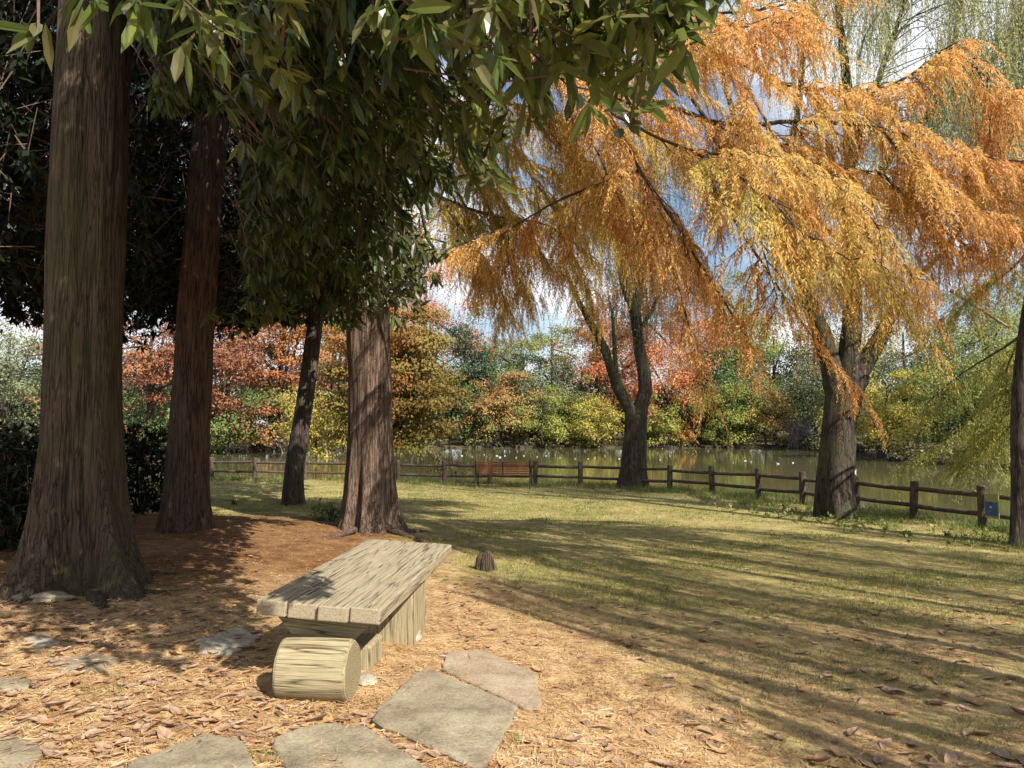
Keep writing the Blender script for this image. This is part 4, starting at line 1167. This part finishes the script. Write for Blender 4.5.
# small banner hung on the rails by the right tree
sx, sy = (990 - CX) / FPX * 13.25, 13.25
dfx = unit(np.append(np.array(FENCE[20]) - np.array(FENCE[19]), 0)); nrm = np.cross(dfx, [0, 0, 1.]); nrm = nrm if nrm[1] < 0 else -nrm
sx, sy = np.array(FENCE[19]) + (np.array(FENCE[20]) - np.array(FENCE[19])) * .16
cs = np.array([sx, sy, float(H(sx, sy)) + .40]) + nrm * .062
sg = thing('notice_board', 'small blue and olive notice hung on the fence rails by the right edge trunk', 'sign', cs)
AX = np.array([dfx, nrm, [0, 0, 1.]])
mb = MB(); box(mb, cs, [.13, .006, .21], AX); mb.build('board', simple('olive_board', [(.3, (.22, .24, .10)), (.7, (.34, .34, .16))], 5, .6, .05), sg)
mb = MB(); box(mb, cs + nrm * .0085 + [0, 0, -.05], [.115, .0025, .12], AX); mb.build('blue_panel', simple('blue_panel', [(.3, (.03, .07, .20)), (.7, (.05, .11, .28))], 6, .5, .05), sg)
mb = MB()
th = np.linspace(0, 6.283, 14, endpoint=False)
cc = cs + nrm * .0135 + [0, 0, -.02] + dfx * -.01
V = np.vstack([cc + .018 * (np.cos(th)[:, None] * dfx + np.sin(th)[:, None] * np.array([0, 0, 1.])), cc])
mb.add(V, [[q, (q + 1) % 14, 14] for q in range(14)]); mb.build('white_mark', M['bird'], sg)

# ------------------------------------------------------------------ slatted park bench
gb = np.array([(503 - CX) / FPX * 22.2, 22.2, 0.]); gb[2] = float(H(gb[0], gb[1]))
pb = thing('park_bench', 'red brown slatted park bench with black iron ends facing the pond', 'bench', gb)
yaw = R(-6); ex = np.array([math.cos(yaw), math.sin(yaw), 0]); ey = np.array([-math.sin(yaw), math.cos(yaw), 0]); ez = np.array([0, 0, 1.])
AXB = np.array([ex, ey, ez])
W_ = .76
mb = MB()
for q in range(6):
    z = .42 + q * .062; y = -.02 - q * .018
    for sx_ in (-.385, .385): box(mb, gb + ex * sx_ + ey * y + ez * z, [.372, .011, .0205], AXB)
mb.build('backrest', M['slat'], pb)
mb = MB()
for q in range(6): box(mb, gb + ey * (.04 + q * .075) + ez * .40, [W_, .03, .012], AXB)
mb.build('seat', M['slat'], pb)
for s_ in (-1, 1):
    mb = MB(); o_ = gb + ex * s_ * (W_ + .025)
    tube(mb, smoothpath([o_ + ey * -.16 + ez * .0, o_ + ey * -.05 + ez * .22, o_ + ez * .40, o_ + ey * -.07 + ez * .6, o_ + ey * -.12 + ez * .80], 14), .022, 8)
    tube(mb, smoothpath([o_ + ey * .46 + ez * .0, o_ + ey * .38 + ez * .2, o_ + ey * .44 + ez * .42, o_ + ey * .46 + ez * .58], 12), .02, 8)
    tube(mb, smoothpath([o_ + ey * -.06 + ez * .6, o_ + ey * .2 + ez * .63, o_ + ey * .44 + ez * .60, o_ + ey * .47 + ez * .54], 12), .022, 8)
    tube(mb, smoothpath([o_ + ey * .0 + ez * .38, o_ + ey * .44 + ez * .38], 6), .018, 8)
    mb.build('iron_end', M['iron'], pb, smooth=True)
mb = MB(); tube(mb, [gb + ez * .36 + ey * .0, gb + ez * .42 + ey * -.01, gb + ez * .76 + ey * -.115], .014, 8)
mb.build('centre_stay', M['iron'], pb)

# ------------------------------------------------------------------ timber bench in the foreground
FL = at(259, 597, 4.47)
ang = R(5.2); tilt = R(-4.2)
lx = np.array([math.cos(ang), -math.sin(ang), 0]); ly = np.array([math.sin(ang), math.cos(ang), 0])
lxt = lx * math.cos(tilt) + ez * math.sin(tilt); lzt = np.cross(lxt, ly)
SW, SL, TH = .735, 2.38, .088
FLw = np.array([-1.468, 4.47, .505])
root = thing('timber_bench', 'heavy weathered timber bench of four thick planks on log supports', 'bench', (FLw[0] + .4, FLw[1] + 1.2, float(H(FLw[0] + .4, FLw[1] + 1.2))), None)
AXS = np.array([lxt, ly, lzt])


def child_local(mb, name, m, axes, origin, parent):
    """mesh whose local axes follow the piece, so grain runs along it"""
    from mathutils import Matrix
    V = [(v - origin) @ np.linalg.inv(axes) for v in mb.V]
    mb.V = V
    o = mb.build(name, m, None)
    Mx = Matrix([[*axes[:, r], origin[r]] for r in range(3)] + [[0, 0, 0, 1]])
    o.parent = parent
    o.matrix_parent_inverse = Matrix.Identity(4)
    pl = Vector(parent.location)
    o.matrix_basis = Matrix.Translation(-pl) @ Mx
    return o


mb = MB()
import bmesh
pw = SW / 4
for q in range(4):
    bm = bmesh.new(); bmesh.ops.create_cube(bm, size=2)
    s = np.array([pw / 2 - .004, SL / 2, TH / 2])
    for v in bm.verts: v.co = (v.co.x * s[0], v.co.y * s[1], v.co.z * s[2])
    bmesh.ops.subdivide_edges(bm, edges=[e for e in bm.edges if abs(e.verts[0].co.y - e.verts[1].co.y) > 1], cuts=30, use_grid_fill=True)
    bmesh.ops.bevel(bm, geom=[e for e in bm.edges if len(e.link_faces) == 2 and e.calc_face_angle(0) > .8], offset=.009, segments=2, affect='EDGES', profile=.55)
    bmesh.ops.triangulate(bm, faces=bm.faces[:])
    bm.verts.index_update()
    V = np.array([v.co[:] for v in bm.verts]); Fq = np.array([[v.index for v in f.verts] for f in bm.faces]); bm.free()
    V[:, 0] += .003 * (vnoise(V[:, 1] * 6 + q * 9, V[:, 2] * 9, q) - .5) * 2
    V[:, 2] += .006 * (vnoise(V[:, 1] * 3 + q * 5, V[:, 0] * 20, q + 4) - .5) + rng.normal() * .004
    endj = rng.normal() * .012
    cen = FLw + lxt * (pw * (q + .5)) + ly * (SL / 2 + endj) - lzt * TH / 2
    mb.add(cen + V @ AXS, Fq)
seatc = FLw + lxt * SW / 2 + ly * SL / 2
child_local(mb, 'seat', M['plank'], AXS, seatc, root)
# near support: tapered bearer on a round log
b0 = FLw + lxt * (SW * .5) + ly * .26 - lzt * (TH + .002)


def prism(mb, c, top, bot, depth, hgt, ax, tap=0.):
    X, Yv, Z = ax
    V = []
    for yy in (-depth / 2, depth / 2):
        V += [c + X * -bot + Yv * yy * (1 - tap) - Z * hgt, c + X * bot + Yv * yy * (1 - tap) - Z * hgt, c + X * top + Yv * yy, c - X * top + Yv * yy]
    mb.add(V, [[0, 1, 2, 3], [5, 4, 7, 6], [4, 0, 3, 7], [1, 5, 6, 2], [3, 2, 6, 7], [4, 5, 1, 0]])


mb = MB(); prism(mb, b0, .31, .19, .26, .125, AXS)
child_local(mb, 'bearer', M['log'], AXS, b0 - lzt * .06, root)
lc = np.array([-1.09, 4.40, 0.0]); lc[2] = float(H(lc[0], lc[1])) + .135
mb = MB()
P = np.array([lc + lx * u for u in (-.205, -.198, -.185, -.1, 0, .1, .185, .198, .205)])
tube(mb, P, [.150, .162, .167, .170, .171, .170, .167, .162, .150], 40, lambda s, th, P_: 1 + .025 * np.cos(th * 3 + 1) + .015 * np.cos(th * 7 + s * 2) - .035 * np.exp(-((th - 1.0) / .05) ** 2) - .03 * np.exp(-((th - 2.3) / .05) ** 2) - .03 * np.exp(-((th - 4.2) / .06) ** 2))
child_local(mb, 'log', M['log'], np.array([lx, ly, ez]), lc, root)
# far support: squared block standing on end with a smaller block under
f0 = FLw + lxt * (SW * .60) + ly * 1.36 - lzt * (TH + .002)
gz = float(H(f0[0], f0[1]))
hh = f0[2] - gz + .03
mb = MB(); box(mb, f0 - ez * (hh / 2 + .02), [.235, .21, hh / 2 + .012], np.array([lx, ly, ez]), bev=.018)
child_local(mb, 'block', M['block'], np.array([lx, ly, ez]), f0 - ez * hh / 2, root)
f1 = FLw + lxt * (SW * .48) + ly * .62; f1[2] = float(H(f1[0], f1[1])) + .04
mb = MB(); box(mb, f1, [.19, .15, .10], np.array([lx, ly, ez]), bev=.02)
child_local(mb, 'block', M['block'], np.array([lx, ly, ez]), f1, root)


# ------------------------------------------------------------------ flagstones
def slab(name, label, poly, m, h=.035, thick=.10, group='flagstones around the bench', lift=0.):
    P = np.array([gpt(*p) for p in poly]); c = P.mean(0)
    # subdivide outline, roughen
    out = []
    n = len(P)
    for k_ in range(n):
        a_, b_ = P[k_], P[(k_ + 1) % n]
        for u in np.linspace(0, 1, 7, endpoint=False): out.append(a_ + (b_ - a_) * u)
    out = np.array(out); m_ = len(out)
    # round the corners a little
    out = .12 * np.roll(out, 1, 0) + .76 * out + .12 * np.roll(out, -1, 0)
    out[:, :2] += rng.normal(size=(m_, 2)) * .006
    zt = P[:, 2].mean() + h + lift
    gx = np.polyfit
    A_ = np.c_[P[:, 0] - c[0], P[:, 1] - c[1], np.ones(n)]; co_, *_ = np.linalg.lstsq(A_, P[:, 2], rcond=None)
    def top(x, y): return co_[2] + co_[0] * (x - c[0]) + co_[1] * (y - c[1]) + h + lift
    rings = []
    for f_, dz in ((1.0, -thick), (1.01, -.012), (.985, -.002), (.95, .0), (.6, .002), (.25, .003)):
        q = c + (out - c) * f_
        z = top(q[:, 0], q[:, 1]) + dz + (.004 * (vnoise(q[:, 0] * 9, q[:, 1] * 9, 4) - .5) if dz > -.05 else 0)
        rings.append(np.c_[q[:, 0], q[:, 1], z])
    V = np.vstack(rings + [np.array([[c[0], c[1], top(c[0], c[1]) + .003]])])
    Fq = []
    for r_ in range(5):
        for k_ in range(m_):
            Fq.append([r_ * m_ + k_, r_ * m_ + (k_ + 1) % m_, (r_ + 1) * m_ + (k_ + 1) % m_, (r_ + 1) * m_ + k_])
    mb = MB(); mb.add(V, Fq)
    ct = [[5 * m_ + k_, 5 * m_ + (k_ + 1) % m_, 6 * m_] for k_ in range(m_)]
    # orientation: outline may run clockwise; shading is fine both ways
    mb.parts.append((np.array(ct), 0))
    o = mb.build(name, m, None, smooth=False, origin=c)
    tag(o, label, 'stone', group)
    return o


slab('flagstone', 'largest grey flagstone, at the bottom centre in front of the bench log', [(430, 672), (519, 712), (482, 775), (371, 726)], M['slab'], .034)
slab('flagstone', 'warm brownish flagstone touching the far right corner of the largest grey flagstone', [(447, 654), (482, 652), (536, 675), (542, 712), (526, 711), (440, 671)], M['slabwarm'], .020)
slab('flagstone', 'grey flagstone cut by the bottom edge just below the bench log', [(272, 743), (317, 727), (364, 730), (428, 772), (440, 800), (300, 810)], M['slab'], .026)
slab('flagstone', 'grey flagstone at the bottom edge with a dry leaf on it, left of the others', [(132, 764), (205, 738), (242, 744), (258, 775), (210, 800), (120, 795)], M['slab'], .022)
slab('flagstone', 'narrow sliver of flagstone along the left side of the largest grey flagstone', [(398, 692), (424, 671), (429, 672), (402, 697), (384, 712), (378, 712)], M['slab'], .022)
slab('flagstone', 'flat pale stone in the sun left of the bench shadow', [(196, 640), (240, 629), (262, 638), (232, 656), (202, 654)], M['slabpale'], .012)
slab('flagstone', 'small flat buried stone below the thickest trunk, nearest the left edge', [(22, 640), (46, 634), (62, 644), (40, 650)], M['slabpale'], .012)
slab('flagstone', 'long flat buried stone in the litter left of the pale stone', [(46, 664), (90, 655), (134, 660), (110, 670), (60, 672)], M['slab'], .01)
slab('flagstone', 'buried grey stone in the bottom left corner', [(-20, 742), (22, 735), (44, 752), (30, 775), (-30, 780)], M['slab'], .012)
slab('flagstone', 'half buried flat stone left edge midway between trunk and bottom corner', [(-12, 682), (20, 677), (36, 686), (10, 694)], M['slab'], .01)


def rock(name, label, px, py, sx_, sy_, sz_, m, rot=0., group=None):
    g = gpt(px, py)
    bm = bmesh.new(); bmesh.ops.create_icosphere(bm, subdivisions=4, radius=1)
    V = np.array([v.co[:] for v in bm.verts]); Fq = np.array([[v.index for v in f.verts] for f in bm.faces]); bm.free()
    r_ = 1 + .35 * (vnoise(V[:, 0] * 1.4 + px, V[:, 1] * 1.4 + V[:, 2] * 1.9, 8) - .5) + .12 * (vnoise(V[:, 0] * 5, V[:, 1] * 5 + V[:, 2] * 6, 9) - .5)
    V = V * r_[:, None] * np.array([sx_, sy_, sz_])
    c_, s__ = math.cos(rot), math.sin(rot)
    V = V @ np.array([[c_, s__, 0], [-s__, c_, 0], [0, 0, 1]])
    mb = MB(); mb.add(V + g + [0, 0, sz_ * .35], Fq)
    return tag(mb.build(name, m, None, smooth=True, origin=g), label, 'stone', group)


rock('stone', 'rough grey stone against the left foot of the thickest trunk', 42, 600, .26, .12, .055, M['slab'], .1)
rock('stone', 'pale broken stone leaning by the square bench support', 410, 640, .075, .13, .06, M['slabpale'], -.4)
rock('stone', 'small pale chip of stone beside the round end of the bench log', 366, 682, .07, .08, .03, M['slabpale'], .4)


# ------------------------------------------------------------------ cypress knees
def knee(label, px, py, parts):
    g = gpt(px, py)
    mb = MB()
    for dx, dy, h, r_ in parts:
        b = g + [dx, dy, -.05]
        P = smoothpath([b, b + [0, 0, h * .5], b + [rng.normal() * .015, 0, h], b + [rng.normal() * .02, 0, h + .05]], 12)
        tube(mb, P, r_ * np.array([1.7, 1.35, 1.15, 1.05, 1, .97, .93, .88, .8, .68, .5, .2]), 18, lambda s, th, P_: 1 + .14 * np.cos(th * 3 + 1 + s * 3) + .07 * np.cos(th * 8 + s * 2))
    return tag(mb.build('cypress_knee', M['bark_old'], None, smooth=True, origin=g), label, 'root stump', 'woody root knees')


knee('knobbly dark root knee standing at the lawn edge right of the bench', 486, 570, [(-.06, 0, .20, .065), (.01, -.03, .24, .07), (.07, .02, .16, .06)])
knee('small pointed dark root knee near the reddish trunk', 233, 505, [(0, 0, .12, .04), (.06, .02, .05, .035)])
knee('low root knee in the shade between reddish trunk and fibrous trunk', 318, 520, [(0, 0, .05, .05), (.08, 0, .03, .04)])

# ------------------------------------------------------------------ waterbirds
def bird_mesh(m, name):
    mb = MB()
    bm = bmesh.new(); bmesh.ops.create_uvsphere(bm, u_segments=12, v_segments=8, radius=1)
    V = np.array([v.co[:] for v in bm.verts]); Fs = [[v.index for v in f.verts] for f in bm.faces]; bm.free()
    tri = np.array([f for f in Fs if len(f) == 3]); qd = np.array([f for f in Fs if len(f) == 4])
    B = V * [.24, .11, .09]; B[:, 2] += np.where(V[:, 0] < -.3, (-.3 - V[:, 0]) * .08, 0); B[:, 2] += .05
    mb.add(B, qd); mb.add(B, tri)
    tube(mb, smoothpath([(.16, 0, .06), (.2, 0, .15), (.22, 0, .2)], 6), [.05, .042, .036, .034, .034, .03], 8)
    Hd = V * [.055, .042, .042] + [.235, 0, .215]; mb.add(Hd, qd); mb.add(Hd, tri)
    tube(mb, [(.27, 0, .21), (.34, 0, .2)], [.014, .005], 6, mi=1)
    return mb.build(name, [m, M['bark_dark']], None, smooth=True)


proto = {0: bird_mesh(M['bird'], 'waterbird'), 1: bird_mesh(M['birdgrey'], 'waterbird')}
BP = [(454, 457), (462, 456), (484, 455), (497, 456), (500, 457.5), (505, 456), (516, 458), (537, 457), (546, 456), (588, 459), (595, 458), (605, 456), (619, 459), (670, 456),
      (733, 463), (745, 461), (751, 462), (778, 464), (793, 463)]
GP = [(472, 457), (524, 456), (560, 458), (575, 459), (660, 460), (715, 461)]
used = [0, 0]
for kind, L_ in ((0, BP), (1, GP)):
    for q, (px, py) in enumerate(L_):
        o = proto[kind]
        if used[kind]: o = o.copy(); COL.objects.link(o)
        used[kind] = 1
        d = np.array([(px - CX), FPX * cp - (CY - py) * sp, FPX * sp + (CY - py) * cp]); p = CAM + d * ((WATER_Z - CAM[2]) / d[2])
        o.location = tuple(p); o.rotation_euler.z = rng.uniform(0, 6.28); s = rng.uniform(.26, .40); o.scale = (s, s, s)
        tag(o, ('small white waterbird floating far out on the pond', 'small grey brown duck floating far out on the pond')[kind], 'bird', ('white birds on the pond', 'ducks on the pond')[kind])
o = proto[0].copy(); COL.objects.link(o); o.location = tuple(at(854, 472, 40.9)); o.location.z = WATER_Z; o.scale = (.55,) * 3; o.rotation_euler.z = .3
tag(o, 'nearest larger white waterbird, on the pond just right of the large willow trunk', 'bird', 'white birds on the pond')

# ------------------------------------------------------------------ fallen leaves
def leafmat(name, cols):
    return foliage(name, cols, .12, .6, 3., .25)


M['dry'] = leafmat('dry_leaf', [(.1, (.14, .08, .05)), (.4, (.25, .155, .10)), (.7, (.36, .25, .17)), (.95, (.48, .37, .27))])
M['dryorange'] = leafmat('dry_orange_leaf', [(.1, (.30, .14, .06)), (.5, (.40, .22, .10)), (.95, (.48, .34, .16))])


def dry_leaf(mb, c, yaw_, L, W, curl, tip, mi=0):
    """long oval dry leaf, folded along the midrib and curled; 3 x 7 grid"""
    u = np.linspace(0, 1, 7); w_ = np.sin(np.pi * np.clip(u * .96 + .02, 0, 1)) ** .8 * W / 2
    V = []
    for j, s in ((0, -1), (1, 0), (2, 1)):
        x = (u - .5) * L; y = s * w_ * (1 - .25 * curl)
        z = abs(s) * w_ * curl * .8 + tip * L * (u - .5) ** 2 * 1.6 + .004
        V.append(np.stack([x, y, z], -1))
    V = np.array(V)
    V[..., 2] += s * 0
    V[..., 1] += .05 * L * np.sin(u * 3.1)[None]
    c_, s_ = math.cos(yaw_), math.sin(yaw_)
    V = V.reshape(-1, 3) @ np.array([[c_, s_, 0], [-s_, c_, 0], [0, 0, 1]])
    Fq = []
    for j in range(2):
        for k_ in range(6): Fq.append([j * 7 + k_, j * 7 + k_ + 1, (j + 1) * 7 + k_ + 1, (j + 1) * 7 + k_])
    mb.add(V + c, Fq, mi)


protos = []
for v_ in range(7):
    mb = MB(); dry_leaf(mb, np.zeros(3), 0, 1.0, rng.uniform(.42, .54), [.2, .4, .7, .3, .5, .9, .3][v_], [.1, .3, -.1, .5, .2, .35, .05][v_])
    protos.append(mb.build('fallen_leaf', M['dryorange'] if v_ == 3 else M['dry'], None, smooth=True))
first = [True] * 7
cnt = 0
while cnt < 300:
    px = rng.uniform(-10, 1034); py = 768 - 165 * rng.random() ** 1.25
    if 265 < px < 440 and py < 712: continue
    dens = .75 if px < 330 else (.5 if px < 560 else (.42 + .4 * (vnoise(px / 90, py / 60, 13) > .5)))
    if rng.random() > dens: continue
    g = gpt(px, py)
    v_ = rng.integers(0, 7); o = protos[v_]
    if not first[v_]: o = o.copy(); COL.objects.link(o)
    first[v_] = False
    s = rng.uniform(.07, .15)
    o.scale = (s, s, s * rng.uniform(.8, 1.2)); o.location = (g[0], g[1], g[2] + .006)
    o.rotation_euler = (rng.normal() * .15, rng.normal() * .15, rng.uniform(0, 6.28))
    tag(o, 'dry brown curled leaf fallen on the ground near the bench and lawn', 'leaf', 'dry fallen leaves in the foreground')
    cnt += 1
# stray leaves on the slabs and beside the log
# the many smaller ones behind them
mb = MB()
for q in range(2600):
    if q < 1500:
        px = rng.uniform(-10, 1034); py = 520 + 130 * rng.random() ** .8
        if px > 420 and rng.random() < .6: continue
    else:
        px = rng.uniform(-10, 480); py = rng.uniform(560, 768)
    if 262 < px < 445 and 540 < py < 700: continue
    g = gpt(px, py) if q % 1 == 0 else None
    dry_leaf(mb, g + [0, 0, .004], rng.uniform(0, 6.28), rng.uniform(.04, .10), rng.uniform(.018, .042), rng.uniform(.2, .9), rng.uniform(-.1, .5), int(rng.random() < .22))
o = mb.build('leaf_litter', [M['dry'], M['dryorange']], None, smooth=True); tag(o, 'scattered small dry leaves covering the mound', 'leaf litter', kind='stuff')

# needle litter: thin shed cypress twigs lying flat
N_ = 110000
Yv = 3.0 + 11.5 * rng.random(N_) ** 1.6; xv = Yv * rng.uniform(-.72, .72, N_)
smv = sdpoly(xv, Yv, MOUND)
kp = rng.random(N_) < ((1 - sstep(-.8, 1.6, smv)) + .05) * (1 - .72 * sstep(6.5, 8.5, Yv) * (xv < -1))
xv, Yv = xv[kp], Yv[kp]; zv = H(xv, Yv) + rng.uniform(.002, .016, len(xv))
an = rng.uniform(0, 6.283, len(xv))
mb = MB()
quads(mb, np.stack([xv, Yv, zv], -1), np.stack([np.cos(an), np.sin(an), rng.normal(size=len(an)) * .12], -1), np.array([0, 0, 1.]) + rdir(len(an)) * .5,
      rng.uniform(.025, .085, len(an)), rng.uniform(.003, .008, len(an)))
M['needles'] = foliage('shed_needles', [(.05, (.13, .07, .042)), (.35, (.34, .18, .08)), (.65, (.50, .32, .155)), (.95, (.58, .46, .31))], .05, .8, 2.5, .1)
tag(mb.build('needle_litter', M['needles']), 'shed orange brown cypress needles and twigs on the mound', 'needle litter', kind='stuff')

# ------------------------------------------------------------------ grass
def blades(N_, ymin, ymax, hmin, hmax, wd, powr, mask):
    Yv = ymin + (ymax - ymin) * rng.random(N_) ** powr; xv = Yv * rng.uniform(-.72, .74, N_)
    m_ = mask(xv, Yv); xv, Yv = xv[m_], Yv[m_]
    n = len(xv); zv = H(xv, Yv) - .004
    h = rng.uniform(hmin, hmax, n) * (.45 + 1.3 * fbm(xv * 3.1, Yv * 3.1, 63)); an = rng.uniform(0, 6.283, n)
    ww = wd * (.6 + .09 * Yv)
    dx = np.stack([np.cos(an), np.sin(an), np.zeros(n)], -1) * ww[:, None]
    lean = rng.normal(size=(n, 3)) * np.array([.55, .55, 0])
    B = np.stack([xv, Yv, zv], -1)
    V = np.stack([B - dx, B + dx, B + (np.array([0, 0, 1.]) + lean) * h[:, None]], 1)
    return V.reshape(-1, 3), np.arange(n * 3).reshape(-1, 3)


def lawn_mask(x, y):
    sm_ = sdpoly(x, y, MOUND); sp2 = sdpoly(x, y, POND)
    pr = sstep(-.3, 1.4, sm_ + 1.6 * (fbm(x * 1.1, y * 1.1, 17) - .5)) * (.30 + .7 * sstep(5, 10, y))
    pr = pr * (.12 + 1.0 * sstep(.40, .60, fbm(x * .8, y * 1.2, 29)))
    return (rng.random(len(x)) < pr * 1.15 + .012) & (sp2 > .25)


mb = MB()
mb.add(*blades(420000, 3.2, 26, .015, .048, .0032, 1.5, lawn_mask))
M['grass'] = foliage('lawn_grass', [(.08, (.085, .125, .03)), (.40, (.19, .215, .055)), (.66, (.34, .31, .11)), (.95, (.50, .42, .21))], .3, .7, .9, .15)
tag(mb.build('grass', M['grass']), 'short dry green lawn grass', 'grass', kind='stuff')


def verge_mask(x, y):
    sp2 = sdpoly(x, y, POND)
    return (sp2 > -.9) & (sp2 < 1.7 + .6 * (x > 3)) & (fbm(x * 1.4, y * 1.4, 37) > .44) & (y > 9)


mb = MB()
mb.add(*blades(260000, 9, 29, .05, .17, .003, 1.0, verge_mask))
C = []
for q in range(130):
    px = rng.uniform(690, 1024); py = np.interp(px, [690, 850, 1024], [497, 522, 548]) + rng.normal() * 6
    C.append(gpt(px, py) + [0, 0, rng.uniform(.02, .08)])
C = np.array(C)
leaf_clusters(mb, C, np.tile([0, 0, 1.], (len(C), 1)) + rdir(len(C)) * .5, 7, .085, .05, -.1, True, 0)
M['weed'] = foliage('verge_weeds', [(.08, (.06, .10, .025)), (.4, (.13, .17, .045)), (.65, (.22, .23, .07)), (.95, (.36, .32, .13))], .3, .6, .9, .2)
tag(mb.build('weeds', M['weed']), 'rough green weeds along the foot of the fence', 'weeds', kind='stuff')
# small green tufts between the flagstones
mb = MB(); C = []
for (px, py) in ((505, 738), (515, 742), (275, 762), (262, 756), (380, 640), (120, 690), (175, 610), (88, 690), (640, 655), (600, 603), (650, 602), (655, 604)):
    g = gpt(px, py)
    for k_ in range(26):
        b = g + [rng.normal() * .035, rng.normal() * .03, 0]; an = rng.uniform(0, 6.28); d_ = np.array([math.cos(an), math.sin(an), 0]) * .0025
        mb.add([b - d_, b + d_, b + [rng.normal() * .02, rng.normal() * .02, rng.uniform(.02, .06)]], [[0, 1, 2]])
tag(mb.build('grass_tufts', M['weed']), 'small green grass tufts between the flagstones', 'grass', kind='stuff')


# ------------------------------------------------------------------ trees right of and behind the viewpoint: only their shade reaches the picture
def column_tree(q, y, rad, zlo, h, n, label):
    """narrow weeping tree; q is its distance across the sun's direction"""
    x = (q - .643 * y) / .766
    b = np.array([x, y, float(H(x, y))])
    t = thing('slender_tree', label, 'tree', b, 'trees shading the lawn')
    P = smoothpath([b - [0, 0, .1], b + [.08, .05, h * .4], b + [-.03, .05, h * .75], b + [.05, 0, h]], 30)
    mb = MB(); tube(mb, P, np.linspace(.09 + rad * .06, .03, 30), 12); mb.build('trunk', M['bark_dark'], t, smooth=True)
    mb = MB()
    z = b[2] + zlo + 1.0 + (h - zlo - .6) * rng.random(n); a = rng.uniform(0, 6.283, n); r_ = rad * np.sqrt(rng.random(n)) * (.55 + .6 * vnoise(z * 1.4, a * 0 + q, 3))
    B = np.stack([x + r_ * np.cos(a), y + r_ * np.sin(a), z], -1)
    for k_ in range(0, n, 6):
        kk = int(np.argmin(abs(P[:, 2] - (B[k_, 2] - .5)))); tube(mb, smoothpath([P[kk], (P[kk] + B[k_]) / 2 + [0, 0, .1], B[k_]], 5), np.linspace(.02, .005, 5), 4, mi=1, cap=False)
    pend_strands(mb, B, rng.uniform(.6, 1.8, n), 22, .10, .018, .05)
    mb.build('crown', [M['willow'], M['twig']], t)


column_tree(4.75, 1.2, .24, 2.2, 7.5, 110, 'slimmest weeping tree right of the viewpoint shading the near lawn edge')
column_tree(5.45, 1.7, .72, 1.4, 7.9, 560, 'narrow weeping tree right of the viewpoint, second stripe of shade on the lawn')
column_tree(6.2, 2.2, .5, 1.6, 7.5, 330, 'narrow weeping tree casting the middle stripe of shade on the lawn')
column_tree(6.75, 3.4, .3, 2.6, 7.1, 120, 'thin weeping tree between the middle and the broad stripe of shade')
column_tree(7.35, 3.0, .8, 1.4, 7.9, 620, 'fuller weeping tree casting the broad stripe of shade on the lawn')
column_tree(8.3, 4.0, .12, 3.0, 7.1, 60, 'bare thin tree just beyond the right edge casting one thin line of shade')
column_tree(9.0, 4.4, .6, 1.8, 7.9, 400, 'weeping tree beyond the right edge shading the far lawn')
column_tree(10.1, 5.0, .8, 1.8, 8.1, 560, 'dense weeping tree beyond the right edge shading the middle of the far lawn')
column_tree(11.4, 5.6, .85, 2.0, 8.1, 560, 'broadest weeping tree beyond the right edge shading the lawn by the willow')
column_tree(12.9, 6.6, .6, 2.2, 7.7, 320, 'weeping tree farthest along the right edge shading the fence verge')
column_tree(4.2, .2, .62, .8, 5.3, 330, 'short bushy weeping tree right of the viewpoint shading the nearest corner of the lawn')
